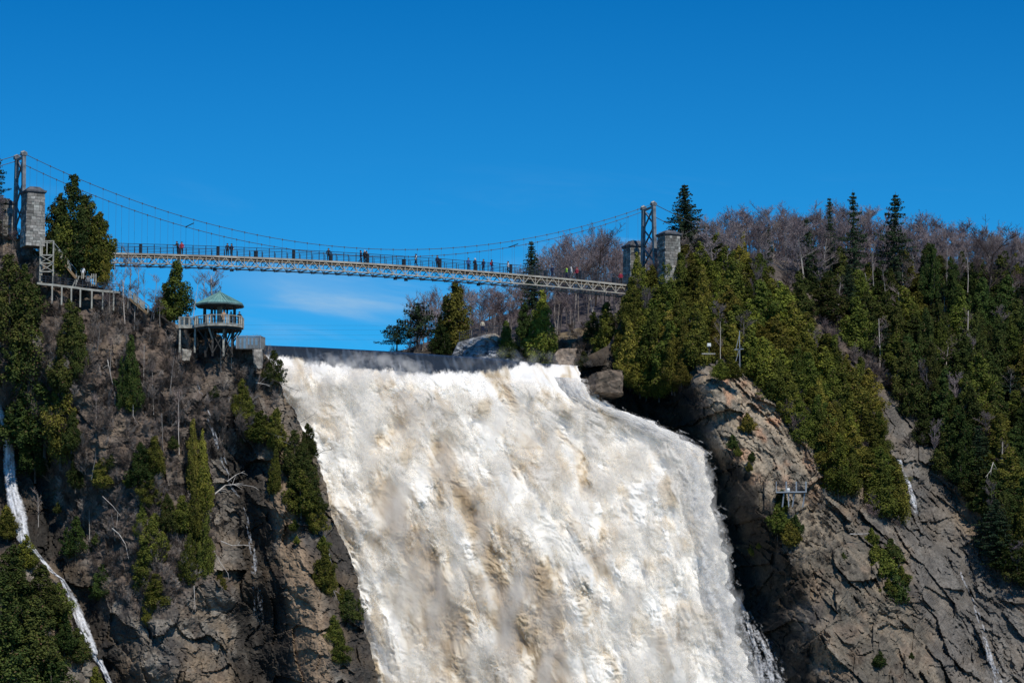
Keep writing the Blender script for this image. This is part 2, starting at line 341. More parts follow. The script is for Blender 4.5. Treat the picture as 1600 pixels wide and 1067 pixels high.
def build_left():
    NR, NC = 430, 400
    s = np.linspace(0, 1, NC)[None, :]; w = np.linspace(0, 1, NR)[:, None]
    px0 = -240 + s * 655; t = topL(px0); py = t + (1240 - t) * w; px = -240 + s * (cliff_x(py) + 240)
    Y = YL(px, py); P = W(px, py, Y); d, soil, idt, _ = rough_left(P, px, py)
    fade = sstep(w, 0, .01)
    # dark hollow under the lookout
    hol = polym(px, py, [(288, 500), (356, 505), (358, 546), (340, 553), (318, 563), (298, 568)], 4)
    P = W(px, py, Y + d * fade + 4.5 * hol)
    c = rock_colour(P, px, py, idt, 0)
    litter = np.array([0.105, 0.078, 0.062]); c = c + (litter * (1 + .5 * fbm(P[..., 0] / 1.2, P[..., 2] / 1.0, .1, 3, 91))[..., None] - c) * (soil * .8)[..., None]
    wob = 10 * perlin(px / 40., py / 40., .5, 93)
    wet = polym(px + wob, py + wob, [(318, 610), (400, 600), (428, 690), (405, 730), (420, 800), (446, 900), (460, 1000), (470, 1240), (362, 1240), (364, 1000), (368, 890), (380, 800), (345, 720)], 9)  # wet rock in the groove, with the ridge's shade painted into the same mask
    wet = np.maximum(wet, polym(px + wob, py + wob, [(-60, 620), (70, 650), (90, 800), (130, 900), (180, 1000), (215, 1080), (240, 1240), (170, 1240), (150, 1040), (80, 880), (-60, 860)], 14))
    wet = np.maximum(wet, .75 * polym(px + wob, py, [(496, 745), (520, 800), (560, 880), (590, 1067), (630, 1240), (575, 1240), (540, 1060), (500, 900)], 10))
    streak = .5 + .5 * perlin(px / 7., py / 90., .5, 95)
    c = c * (1 - wet * (.55 + .3 * streak))[..., None]
    c = c * (1 - .6 * hol)[..., None]  # shade of the lookout deck, painted into the hollow's rock colour
    ridge = polym(px + wob * .6, py, [(415, 690), (440, 700), (455, 790), (500, 930), (520, 1067), (540, 1240), (468, 1240), (462, 1040), (448, 900), (425, 800)], 7)
    c = c + (np.array([.27, .19, .12]) * (1 + .45 * fbm(P[..., 0] / 1.5, P[..., 2] / 2.5, .3, 3, 97))[..., None] - c) * (ridge * .75)[..., None]
    # return of the cliff behind its right edge, and the plateau behind its top
    ex = [P]; ec = [c]; col = P[:, -1]; 
    side = []; k = 16
    for j in range(1, k + 1): side.append(W(px[:, -1] - 1.6 * j, py[:, 0 if py.shape[1] == 1 else -1], Y[:, -1] + (d * fade)[:, -1] + 1.1 * j))
    P = np.concatenate([P, np.stack(side, 1)], 1); c = np.concatenate([c, np.repeat(c[:, -1:], k, 1) * .8], 1)
    back = []
    for q in (1, 2.5, 5, 9, 15, 30, 60, 120): b = P[0].copy(); b[:, 1] += q; b[:, 2] -= .05 * q; b[:, 0] = b[:, 0] * (1 + q / 450.) ; back.append(b)
    P = np.concatenate([np.stack(back[::-1], 0), P], 0); c = np.concatenate([np.repeat(c[:1], 8, 0), c], 0)
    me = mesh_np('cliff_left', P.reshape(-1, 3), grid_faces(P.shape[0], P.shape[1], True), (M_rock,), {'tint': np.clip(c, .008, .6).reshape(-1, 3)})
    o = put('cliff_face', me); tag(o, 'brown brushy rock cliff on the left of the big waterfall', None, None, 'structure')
build_left()

# right cliff -------------------------------------------------------------------------------------
YR = RBF([(820, 560, 500), (820, 640, 502), (820, 900, 500), (820, 1240, 495), (880, 560, 492), (915, 600, 487), (985, 640, 487), (1040, 600, 482), (950, 520, 492), (1000, 560, 488), (980, 450, 497), (1060, 400, 502), (1150, 375, 512), (1300, 400, 532), (1450, 400, 545), (1600, 410, 555), (1800, 400, 560),
          (1095, 595, 471.5), (1110, 640, 469), (1128, 700, 466.5), (1180, 790, 461), (1235, 870, 456.5), (1290, 980, 451), (1330, 1067, 447), (1390, 1240, 439),
          (1040, 660, 484), (1075, 720, 481), (1110, 800, 478), (1150, 880, 472), (1180, 960, 467), (1215, 1040, 461), (1250, 1120, 457), (1000, 800, 492), (1000, 1000, 488), (1080, 1000, 482), (1000, 1240, 478),
          (1160, 590, 474), (1200, 650, 471.5), (1240, 720, 468), (1270, 800, 464.5), (1290, 880, 460), (1350, 980, 455), (1400, 1067, 450), (1480, 1240, 442),
          (1230, 540, 485), (1290, 600, 483), (1340, 660, 481), (1380, 740, 477), (1405, 820, 474), (1300, 720, 472), (1340, 780, 470), (1390, 860, 469), (1415, 930, 464), (1330, 860, 462),
          (1385, 610, 496), (1420, 680, 490), (1460, 760, 485), (1490, 820, 481), (1440, 850, 475), (1500, 930, 472), (1540, 1000, 467), (1570, 1067, 463), (1620, 1240, 452), (1480, 1067, 457),
          (1300, 480, 505), (1380, 500, 512), (1460, 560, 503), (1520, 640, 493), (1540, 740, 484), (1590, 860, 476), (1640, 960, 470), (1700, 800, 482), (1800, 1067, 466), (1800, 600, 510)], 2e-3)
def topR(px): return np.interp(px, [780, 880, 912, 950, 972, 985, 1060, 1150, 1250, 1400, 1600, 1850], [590, 574, 560, 540, 500, 452, 420, 400, 410, 425, 430, 430]) + 1.5 * perlin(np.asarray(px) / 9.0, .2, .4, 19)
def rough_right(P, px, py):
    x, z = P[..., 0], P[..., 2]
    wx = x + 1.6 * perlin(x / 7, z / 7, .5, 111); wz = z + 1.6 * perlin(x / 7, z / 7, 7.5, 112)
    ca, sa = math.cos(R(-52)), math.sin(R(-52)); a = wx * ca + wz * sa; b = -wx * sa + wz * ca      # beds run down to the right
    f1, i1, e1 = facets(a / 8., b / 2.6, 101, 1.2); f2, i2, e2 = facets(a / 3.2, b / 1.0, 105, 1.2); f3, i3, e3 = facets(a / 1.0, b / .42, 109, 1.2)
    g = fbm(x / 11, z / 11, .4, 3, 141) * 2.2
    soil = np.clip(polym(px, py, [(1180, 400), (1500, 400), (1900, 400), (1900, 1000), (1620, 980), (1500, 760), (1400, 600), (1380, 560)], 35), 0, 1)
    soil = np.clip(soil + polym(px, py, [(930, 440), (1150, 380), (1400, 560), (1380, 700), (1200, 600), (1130, 540), (960, 560)], 20), 0, 1)
    f4, i4, e4 = facets(a / .9, b / .8, 115, 1.4)
    f5, i5, e5 = facets(wx / 5.5, wz / 4.5, 119, 1.5); f6, i6, e6 = facets(wx / 1.6, wz / 1.8, 121, 1.4)
    mixr = sstep(perlin(x / 9, z / 9, 4.4, 122), -.35, .35); m2 = .15 + 1.05 * sstep(fbm(x / 5, z / 5, 8.4, 2, 125), -.3, .5); m3 = .2 + sstep(perlin(x / 3, z / 4, 9.4, 126), -.4, .5); r = f1 * (1.9 * mixr) + f2 * (.5 + .7 * mixr) * m2 + f3 * .5 * m3 + f4 * .4 * m2 + (f5 * 2.6 + f6 * .9) * (1 - mixr * .7) + .22 * np.abs(perlin(a / 2.5, b / .35, .1, 118)) + .10 * fbm(x / .5, z / .5, .2, 2, 108)
    lump = fbm(x / 2.5, z / 1.8, .8, 4, 151) * .9
    return -(g + r * (1 - .7 * soil) + lump * soil), soil, i2 * .55 + i1 * .45, e2
def build_right():
    NR, NC = 400, 520
    s = np.linspace(0, 1, NC)[None, :]; w = np.linspace(0, 1, NR)[:, None]
    px = 800 + s * 980 + 0 * w; t = topR(px); py = t + (1240 - t) * w
    Y = YR(px, py); P = W(px, py, Y); d, soil, idt, _ = rough_right(P, px, py); fade = sstep(w, 0, .02)
    P = W(px, py, Y + d * fade); c = rock_colour(P, px, py, idt, 1)
    wob = 10 * perlin(px / 40., py / 40., .5, 193); wob2 = 6 * perlin(px / 12., py / 12., .5, 194)
    # paler orange and buff bedding on the clean slab, grey lower down
    slab = polym(px + wob, py + wob2, [(1095, 590), (1160, 580), (1230, 660), (1310, 790), (1400, 900), (1480, 1067), (1560, 1240), (1380, 1240), (1300, 1000), (1235, 860), (1130, 720)], 12)
    sx = P[..., 0]; sz = P[..., 2]; beds = fbm((sx * .79 + sz * .61) / 1.1, (sx * -.61 + sz * .79) / 9., .5, 4, 191)
    buff = np.array([.37, .30, .215]); orange = np.array([.42, .24, .145]); gry = np.array([.20, .175, .135])
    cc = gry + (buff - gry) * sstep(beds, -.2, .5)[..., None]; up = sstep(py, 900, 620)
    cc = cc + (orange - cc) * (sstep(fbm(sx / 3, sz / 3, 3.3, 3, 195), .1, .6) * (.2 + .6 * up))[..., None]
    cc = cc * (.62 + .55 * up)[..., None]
    cc = cc * (1 - .6 * sstep(fbm(sx / 1.2, sz / 1.6, 9.3, 3, 196), .15, .6))[..., None]
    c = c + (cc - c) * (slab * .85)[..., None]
    gully = polym(px + wob, py + wob2, [(1370, 590), (1400, 600), (1470, 720), (1520, 860), (1600, 960), (1700, 1240), (1440, 1240), (1480, 1067), (1420, 900), (1400, 760)], 14)
    c = c + (np.array([.140, .130, .115]) * (1 + .5 * fbm(sx / 2, sz / 4, 5.3, 4, 197))[..., None] - c) * (gully * .7)[..., None]
    litter = np.array([0.085, 0.066, 0.056]); c = c + (litter * (1 + .5 * fbm(sx / 1.2, sz, .1, 3, 191))[..., None] - c) * (soil * .75 * (1 - gully) * (1 - slab))[..., None]
    wet = polym(px + wob * 1.3, py + wob2, [(780, 540), (925, 560), (985, 590), (1088, 600), (1110, 690), (1190, 770), (1220, 830), (1262, 900), (1238, 960), (1290, 1067), (1310, 1240), (780, 1240)], 12)  # wet rock, plus painted shade on the face turned towards the fall
    streak = .5 + .5 * perlin(px / 9., py / 60., .5, 195)
    c = c * (1 - wet * (.68 + .22 * streak))[..., None]
    dk = polym(px + wob, py, [(880, 500), (960, 510), (1000, 560), (1060, 600), (1040, 640), (920, 600)], 10); c = c * (1 - .5 * dk)[..., None]  # shade of the overhang and recess, painted as darker rock
    back = []
    for q in (1, 2.5, 5, 9, 15, 30, 60, 120): b = P[0].copy(); b[:, 1] += q; b[:, 2] -= .03 * q; b[:, 0] = b[:, 0] * (1 + q / 500.); back.append(b)
    P = np.concatenate([np.stack(back[::-1], 0), P], 0); c = np.concatenate([np.repeat(c[:1], 8, 0), c], 0)
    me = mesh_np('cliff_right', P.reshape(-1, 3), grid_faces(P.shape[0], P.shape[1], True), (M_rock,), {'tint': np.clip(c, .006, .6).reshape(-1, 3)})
    o = put('cliff_face', me); tag(o, 'bare slanting rock cliff on the right of the big waterfall', None, None, 'structure')
build_right()

# far bank behind the lip and the wooded hill behind it -------------------------------------------
YM = RBF([(540, 600, 500), (600, 550, 503), (650, 542, 506), (720, 525, 505), (800, 530, 504), (860, 530, 500), (930, 515, 502), (1000, 480, 508), (1100, 450, 515), (600, 620, 497), (700, 620, 495), (800, 620, 494), (900, 620, 492), (1000, 600, 498), (1100, 600, 510), (890, 560, 494), (760, 560, 499), (540, 640, 495)], 1e-3)
def topM(px): return np.interp(px, [540, 585, 620, 660, 700, 718, 760, 800, 815, 850, 870, 905, 940, 1000, 1100], [575, 556, 548, 546, 544, 538, 536, 540, 545, 536, 522, 512, 512, 490, 455])
def build_mid():
    NR, NC = 90, 260
    s = np.linspace(0, 1, NC)[None, :]; w = np.linspace(0, 1, NR)[:, None]; px = 540 + s * 560 + 0 * w; t = topM(px); py = t + (650 - t) * w
    Y = YM(px, py); P = W(px, py, Y); x, z = P[..., 0], P[..., 2]
    f, idt, _ = facets(x / 1.6, z / 1.2, 301, 1.2); f2, i2, _ = facets(x / .6, z / .5, 303, 1.2)
    d = -(fbm(x / 5, z / 4, .3, 4, 310) * 1.3 + f * .6 + f2 * .25) * sstep(w, 0, .06)
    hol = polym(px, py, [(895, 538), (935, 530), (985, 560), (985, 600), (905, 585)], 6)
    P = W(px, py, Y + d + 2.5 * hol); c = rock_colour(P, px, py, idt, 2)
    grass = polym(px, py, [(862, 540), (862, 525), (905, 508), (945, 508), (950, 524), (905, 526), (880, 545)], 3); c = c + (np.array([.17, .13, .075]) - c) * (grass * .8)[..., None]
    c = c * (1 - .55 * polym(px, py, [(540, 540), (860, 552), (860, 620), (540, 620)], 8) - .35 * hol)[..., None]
    back = []
    for q in (2, 6, 15, 40): b = P[0].copy(); b[:, 1] += q; b[:, 0] *= 1 + q / 510.; back.append(b)
    P = np.concatenate([np.stack(back[::-1], 0), P], 0); c = np.concatenate([np.repeat(c[:1], 4, 0), c], 0)
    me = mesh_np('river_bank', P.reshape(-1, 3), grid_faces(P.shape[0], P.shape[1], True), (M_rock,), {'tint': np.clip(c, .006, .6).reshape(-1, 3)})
    tag(put('river_bank', me), 'rocky far bank of the river above the falls', None, None, 'structure')
build_mid()
YH = RBF([(540, 560, 560), (640, 530, 560), (750, 500, 565), (850, 480, 570), (950, 450, 572), (1100, 420, 580), (1300, 400, 600), (1500, 410, 605), (1800, 430, 610), (540, 620, 530), (800, 620, 520), (1000, 600, 520), (1200, 560, 560), (1500, 560, 580), (1800, 560, 590), (800, 550, 535), (950, 520, 540)], 1e-3)
def topH(px): return np.interp(px, [540, 640, 700, 760, 860, 950, 1050, 1100, 1300, 1400, 1500, 1600, 1850], [566, 545, 520, 500, 470, 440, 415, 400, 388, 400, 412, 425, 440]) + 2 * perlin(np.asarray(px) / 20., .1, .2, 4)
def build_hill():
    NR, NC = 60, 300
    s = np.linspace(0, 1, NC)[None, :]; w = np.linspace(0, 1, NR)[:, None]; px = 540 + s * 1300 + 0 * w; t = topH(px); py = t + (640 - t) * w
    Y = YH(px, py); P = W(px, py, Y); x, z = P[..., 0], P[..., 2]; P = W(px, py, Y - fbm(x / 6, z / 4, .3, 4, 410) * 1.6)
    n = fbm(x / 3, z / 2, .3, 4, 411); c = np.array([.10, .085, .085]) * (1 + .5 * n)[..., None]
    back = []
    for q in (4, 12, 40, 120): b = P[0].copy(); b[:, 1] += q; b[:, 0] *= 1 + q / 570.; b[:, 2] -= q * .05; back.append(b)
    P = np.concatenate([np.stack(back[::-1], 0), P], 0); c = np.concatenate([np.repeat(c[:1], 4, 0), c], 0)
    me = mesh_np('wooded_hill', P.reshape(-1, 3), grid_faces(P.shape[0], P.shape[1], True), (M_rock,), {'tint': np.clip(c, .006, .6).reshape(-1, 3)})
    tag(put('wooded_hill', me), 'leaf-strewn hillside under the bare woods', None, None, 'structure')
build_hill()

# basin of water at the foot, out to the horizon
m = MB(); m.add([(-9000, -9000, -14), (9000, -9000, -14), (9000, 9000, -14), (-9000, 9000, -14)], [(0, 1, 2, 3)])
M_basin = mat('basin_water', (0.06, 0.075, 0.075), 0.15, 0, 0.2, 0.05, spec=0.5)
tag(m.build('basin_water', M_basin), 'wide basin of water at the foot of the falls', None, None, 'structure')

# ------------------------------------------------------------------ the main fall
def fall_frame(u, v):
    """u across 0..1, v down 0..1 -> pixel column, row, depth, drop below the lip"""
    pxl = 404 + u * (905 - 404); r0 = lip_row(pxl)
    py = r0 + (1245 - r0) * v
    xl = fall_left(py) - 14; xr = np.where(py < 574, fall_right(574.), fall_right(py)); px = xl + u * (xr - xl)
    drop = np.maximum(py - lip_row(px), 0) / scale_at(465.)
    # the water keeps its own throw: a little further out on the right
    out = 2.6 * np.sqrt(drop + .02) + .06 * drop
    Y = lip_Y(px) - out * (.85 + .3 * u) - 3.0 * np.sin(np.clip(u, 0, 1) * math.pi) * sstep(drop, 2, 30)
    return px, py, Y, drop
def build_fall():
    NR, NC = 640, 600
    u = np.linspace(-.01, 1.0, NC)[None, :] + np.zeros((NR, 1)); v = (np.linspace(0, 1, NR) ** 1.12)[:, None] + np.zeros((1, NC))
    px, py, Y, drop = fall_frame(u, v); P = W(px, py, Y)
    wid = (px[:, -1:] - px[:, :1]) / scale_at(465.) 
    A = u * (42 + .35 * wid); B = drop                                        # metres across the flow, metres down
    wA = A + 1.6 * perlin(A / 6, B / 9, .3, 501) + .5 * perlin(A / 1.7, B / 2.6, .3, 502); wB = B + 2.5 * perlin(A / 6, B / 8, 4.3, 503) + .7 * perlin(A / 1.7, B / 2.4, 4.3, 504)
    # plumes, puffs and crumbs, each an inverted ridge so that creases are sharp and tops round
    A_ = A; A = P[..., 0] - .30 * B
    W2A = A + 1.2 * perlin(A / 4, B / 4.5, .3, 601) + .35 * perlin(A / 1.3, B / 1.3, .3, 602); W2B = B + 1.2 * perlin(A / 4, B / 4.5, 4.3, 603) + .35 * perlin(A / 1.3, B / 1.3, 4.3, 604)
    p1 = np.abs(perlin(W2A / 6.5, W2B / 8.5, .2, 511)); p2 = np.abs(perlin(W2A / 3.6, W2B / 5.0, .6, 512)); p3 = np.abs(perlin(W2A / 1.7, W2B / 2.0, 1.1, 513))
    p4 = np.abs(perlin(W2A / .8, W2B / .85, 1.7, 514)); p5 = np.abs(perlin(W2A / .38, W2B / .40, 2.2, 515)); p6 = perlin(W2A / .19, W2B / .2, 2.9, 516)
    rough = sstep(drop + .8 * perlin(px / 60., 0.2, .7, 520) , .4, 5)
    fo = foam_line(px, py)
    amp = rough * (.15 + .85 * fo)
    crisp = sstep(fbm(A / 4.5, B / 6, 3.1, 3, 522), -.3, .45) ** 1.5           # some areas are veils of spray, some are crisp
    r1 = np.sqrt(p1 ** 2 + .006); r2_ = np.sqrt(p2 ** 2 + .004)
    g1 = fbm(W2A / 1.3, W2B / 1.5, 12.1, 5, 611, .68); g2 = perlin(A / .30, B / .30, 5.5, 612) + .8 * perlin(A / .16, B / .17, 6.5, 613)
    d = amp * (2.4 * np.abs(perlin(wA / 4.6, wB / 22, .2, 617)) * sstep(drop, 6, 22) - 1.3 * np.clip(silt_map(px, py), 0, 1) + 2.2 * r1 + 1.3 * r2_ + (.25 + .9 * crisp) * (.42 * p3 + .30 * p4 + .30 * g1 + .07 * g2) + .26 * perlin(W2A / .75, W2B / .9, 3.7, 614) + .15 * perlin(W2A / .34, W2B / .4, 3.7, 615))
    d += .04 * perlin(A / .8, B / .5, .4, 530) * (1 - fo)
    edge = np.minimum(sstep(u, -.01, .03), sstep(1 - u, 0, .035))
    P = W(px + fo * (1 - edge) * (8 * perlin(A / 1.5, B / 1.6, 7.7, 540) + 3 * perlin(A / .5, B / .6, 7.7, 541)) * (u > .5), py, Y - d * (.35 + .65 * edge))
    # colour of the water: white where it is whipped up, silt brown where the sheet is thin
    white = np.array([.91, .87, .80]); cream = np.array([.75, .665, .535]); tan = np.array([.50, .385, .245]); umber = np.array([.33, .25, .165]); glass = np.array([.022, .030, .040])
    fl = fbm(wA / 4.2, wB / 11, 8.8, 4, 550); fl2 = fbm(wA / 1.6, wB / 3.8, 9.9, 4, 551); hole = 1 - np.clip(p1 * 2.4, 0, 1)
    centre = np.exp(-((px - 760 - (py - 850) * .38) / 190.) ** 2); low = .35 + .65 * sstep(py, 560, 830)
    upright = np.exp(-((px - 800) / 90.) ** 2 - ((py - 640) / 60.) ** 2)
    silt = silt_map(px + 6 * perlin(px / 30., py / 40., .2, 901), py)
    q = fl * .50 + fl2 * .34 + hole * .18 * crisp + silt * 1.15 + centre * .12 * low - .16 * sstep(px, 930, 1060) - .05
    c = white + (cream - white) * sstep(q, .0, .45)[..., None]
    c = c + (tan - c) * (.85 * sstep(q + .25 * (1 - 3 * p3), .36, .85))[..., None]
    c = c + (umber - c) * (.8 * sstep(q + .3 * (1 - 3 * p2), .66, 1.15))[..., None]
    # thin bluish edges at both sides low down, where dark rock shows through the veil
    thinl = sstep(.13 - u, 0, .1) * sstep(py, 740, 1000); thinr = sstep(u, .86, 1.0) * sstep(py, 860, 1040)
    st = .5 + .5 * perlin(A / .7, B / 9, 3.3, 560) 
    c = c + (np.array([.30, .33, .38]) - c) * (np.maximum(thinl, thinr) * sstep(st, .45, .85))[..., None]
    fr = fo[..., None]; glassy = glass * (1 + 1.0 * np.clip(perlin(A / .5, B / 1.8, .3, 570) , 0, 1)[..., None] * 2.5)
    spl = sstep(perlin(A / .35, B / 1.3, 5.3, 571) + .4 * perlin(A / .15, B / .4, 5.3, 572), .35, .8) * sstep(drop, .6, 2.5) * .55
    glassy = glassy + (np.array([.4, .42, .45]) - glassy) * spl[..., None]
    c = glassy + (c - glassy) * fr
    # river surface running back from the lip
    back = []
    for q2 in (.6, 1.5, 3, 6, 12, 30, 80): b = P[0].copy(); b[:, 1] += q2; b[:, 2] += .015 * q2 + .1 * (1 - math.exp(-q2)); b[:, 0] *= 1 + q2 / 500.; back.append(b)
    P = np.concatenate([np.stack(back[::-1], 0), P], 0); c = np.concatenate([np.repeat(c[:1], 7, 0), c], 0)
    rgh = np.concatenate([np.zeros((7, NC)), fo], 0)
    me = mesh_np('waterfall', P.reshape(-1, 3), grid_faces(P.shape[0], P.shape[1], True), (M_water,), {'tint': np.clip(c, .01, .93).reshape(-1, 3), 'foam': np.repeat(rgh.reshape(-1, 1), 3, 1)}, smooth=True)
    tag(put('waterfall_water', me), 'huge white and silt-brown waterfall pouring over the cliff', None, None, 'structure')
def silt_map(px, py):
    def path(pts, w):
        m_ = np.full(px.shape, 1e9)
        for (ax, ay), (bx, by) in zip(pts[:-1], pts[1:]):
            L_ = (bx - ax) ** 2 + (by - ay) ** 2; t_ = np.clip(((px - ax) * (bx - ax) + (py - ay) * (by - ay)) / L_, 0, 1); m_ = np.minimum(m_, np.hypot(px - ax - t_ * (bx - ax), py - ay - t_ * (by - ay)))
        return np.exp(-(m_ / (w * 1.35)) ** 2)
    silt = .75 * path([(690, 700), (712, 760), (742, 830), (775, 920), (800, 1000)], 16) + .85 * path([(838, 900), (850, 980), (862, 1120)], 26) + .6 * path([(600, 770), (640, 830), (668, 880), (700, 960)], 22) + .5 * path([(505, 830), (560, 900)], 1) \
         + .45 * path([(715, 1000), (735, 1080), (760, 1160)], 18) + .5 * path([(905, 735), (918, 770)], 12) + .5 * path([(1030, 1010), (1048, 1050)], 14) + .4 * path([(640, 655), (600, 690)], 14) + .4 * path([(655, 930), (690, 1040), (720, 1200)], 20) + .35 * path([(760, 560), (800, 640), (830, 690)], 14) + .3 * path([(590, 850), (640, 1000)], 18)
    return silt
def foam_line(px, py):
    """0 on the dark glassy water at the lip, 1 where it has broken into foam"""
    r = np.interp(px, [380, 430, 470, 520, 560, 600, 660, 700, 740, 780, 815, 850, 915, 1300], [556, 558, 562, 572, 574, 580, 583, 580, 583, 578, 568, 570, 571, 575])
    n = 5 * perlin(px / 16., .3, .5, 580) + 4 * perlin(px / 6., py / 8., .5, 581) + 2.5 * perlin(px / 2.5, py / 3., .5, 582)
    return sstep(py - r + n, -3.5, 4.5)
def water_mat():
    m = bpy.data.materials.new('falling_water'); m.use_nodes = True; t = m.node_tree; b = t.nodes['Principled BSDF']
    a = N(t, 'ShaderNodeAttribute', attribute_name='tint'); f = N(t, 'ShaderNodeAttribute', attribute_name='foam')
    t.links.new(a.outputs['Color'], b.inputs['Base Color'])
    mr = N(t, 'ShaderNodeMapRange'); mr.inputs['To Min'].default_value = .25; mr.inputs['To Max'].default_value = 1.0; t.links.new(f.outputs['Fac'], mr.inputs['Value']); t.links.new(mr.outputs[0], b.inputs['Roughness'])
    ms = N(t, 'ShaderNodeMapRange'); ms.inputs['To Min'].default_value = .5; ms.inputs['To Max'].default_value = 0.0; t.links.new(f.outputs['Fac'], ms.inputs['Value']); t.links.new(ms.outputs[0], b.inputs['Specular IOR Level'])
    tc = N(t, 'ShaderNodeTexCoord'); no = N(t, 'ShaderNodeTexNoise'); no.inputs['Scale'].default_value = 4.0; no.inputs['Detail'].default_value = 7; no.inputs['Roughness'].default_value = .7; t.links.new(tc.outputs['Object'], no.inputs['Vector'])
    bp = N(t, 'ShaderNodeBump'); bp.inputs['Strength'].default_value = .35; bp.inputs['Distance'].default_value = .08; t.links.new(no.outputs[0], bp.inputs['Height']); t.links.new(bp.outputs[0], b.inputs['Normal'])
    b.inputs['Subsurface Weight'].default_value = 1.0; b.inputs['Subsurface Radius'].default_value = (1, 1, 1); b.inputs['Subsurface Scale'].default_value = .3
    b.subsurface_method = 'RANDOM_WALK'
    t.links.new(f.outputs['Fac'], b.inputs['Subsurface Weight'])
    return m
M_water = water_mat()
build_fall()

def spray_volume(name, outer, inner, dens, nscale, label, lo=.45, hi=.75, step=.12, stretch=(1, 1, .5)):
    """closed body of spray between two point grids, with a ragged density"""
    nr, nc = outer.shape[:2]; P = np.concatenate([outer.reshape(-1, 3), inner.reshape(-1, 3)]); F = [grid_faces(nr, nc, True), grid_faces(nr, nc) + nr * nc]
    i = np.arange(nr * nc).reshape(nr, nc); k = nr * nc
    ring = np.concatenate([i[0, :-1], i[:-1, -1], i[-1, :0:-1], i[:0:-1, 0]]); nx = np.roll(ring, -1); F.append(np.stack([ring, nx, nx + k, ring + k], -1))
    m = bpy.data.materials.new(name); m.use_nodes = True; t = m.node_tree; t.nodes.clear(); o = N(t, 'ShaderNodeOutputMaterial'); pv = N(t, 'ShaderNodeVolumePrincipled')
    pv.inputs['Color'].default_value = (.998, .985, .955, 1); pv.inputs['Anisotropy'].default_value = 0.0
    tc = N(t, 'ShaderNodeTexCoord'); mp = N(t, 'ShaderNodeMapping'); mp.inputs['Scale'].default_value = stretch; t.links.new(tc.outputs['Object'], mp.inputs[0])
    no = N(t, 'ShaderNodeTexNoise'); no.inputs['Scale'].default_value = nscale; no.inputs['Detail'].default_value = 4; no.inputs['Roughness'].default_value = .6; t.links.new(mp.outputs[0], no.inputs['Vector'])
    mr = N(t, 'ShaderNodeMapRange', interpolation_type='SMOOTHSTEP'); mr.inputs['From Min'].default_value = lo; mr.inputs['From Max'].default_value = hi; mr.inputs['To Max'].default_value = dens
    t.links.new(no.outputs[0], mr.inputs['Value']); t.links.new(mr.outputs[0], pv.inputs['Density']); t.links.new(pv.outputs[0], o.inputs['Volume'])
    m.cycles.volume_step_rate = step
    me = mesh_np(name, P, np.concatenate(F), (m,)); ob = put(name, me); return tag(ob, label, None, None, 'stuff')
def build_spray():
    NR, NC = 130, 100
    u = np.linspace(.01, .985, NC)[None, :] + np.zeros((NR, 1)); v = np.linspace(.045, 1, NR)[:, None] + np.zeros((1, NC))
    px, py, Y, drop = fall_frame(u, v); A = u * 50; edge = np.minimum(sstep(u, 0, .1), sstep(.985 - u, 0, .12)) * sstep(v, .03, .12)
    px = px + (u > .9) * sstep(u, .9, 1.035) * (12 * perlin(drop / 3.5, .3, .2, 703) + 7 * perlin(drop / 1.1, .3, .2, 704))
    th = (4.0 + 1.2 * perlin(A / 4, drop / 6, .3, 701) + .6 * perlin(A / 1.5, drop / 2, .3, 702)) * (.2 + .8 * edge)
    spray_volume('spray', W(px, py, Y - th - .6), W(px, py, Y + .3), .46, .30, 'drifting white spray over the face of the big waterfall', .42, .72, .025)
    # mist lifting off the dark water at the lip
    for (x0, x1, y0, y1, Y0, thk, dens, lab) in ((430, 680, 553, 606, 457, 5, .40, 'thin mist lifting off the dark lip on the left of the waterfall'), (700, 930, 545, 590, 470, 4, .08, 'faint mist hanging over the lip below the fenced rock')):
        nr, nc = 16, 40; s_ = np.linspace(0, 1, nc)[None, :]; w_ = np.linspace(0, 1, nr)[:, None]
        cx, cy = (x0 + x1) / 2, (y0 + y1) / 2; a_ = s_ * math.pi
        X = cx - np.cos(a_) * (x1 - x0) / 2 + 0 * w_; hgt = np.sin(a_) ** .6 * (1 + .35 * perlin(s_ * 7, .2, .2, 720) + .2 * perlin(s_ * 19, .2, .2, 721)); Yy = cy + (w_ - .5) * (y1 - y0) * hgt
        t_ = thk * np.sin(a_) * np.sin(np.clip(w_, .02, .98) * math.pi)
        spray_volume('mist', W(X, Yy, Y0 - t_ / 2 - .02 + (s_ - .5) * 8), W(X, Yy, Y0 + t_ / 2 + .02 + (s_ - .5) * 8), dens, .5, lab, .44, .68, .06, (1, 1, 1))
build_spray()
def edge_mist():
    """fine spray drifting off the right edge, down the whole height in view"""
    nr, nc = 60, 14; w_ = np.linspace(0, 1, nr)[:, None]; s_ = np.linspace(0, 1, nc)[None, :]; row = 600 + w_ * 560 + 0 * s_
    wid = (26 + 34 * w_) * (1 + .3 * perlin(w_ * 9, .3, .2, 881) + .25 * perlin(w_ * 25, .3, .2, 882)) * np.sin(np.clip(w_ * 5, .02, 1) * math.pi / 2)
    col_ = fall_right(row) - 14 + (s_ - .35) * wid; Yc = fall_frame(np.full(row.shape, .97), (row - 540) / 705.)[2] - 2.2; t_ = 2.2 * np.sin(np.clip(s_, .02, .98) * math.pi)
    spray_volume('mist', W(col_, row, Yc - t_), W(col_, row, Yc + t_), .42, .55, 'fine spray drifting off the right edge of the big waterfall', .40, .70, .05)
edge_mist()
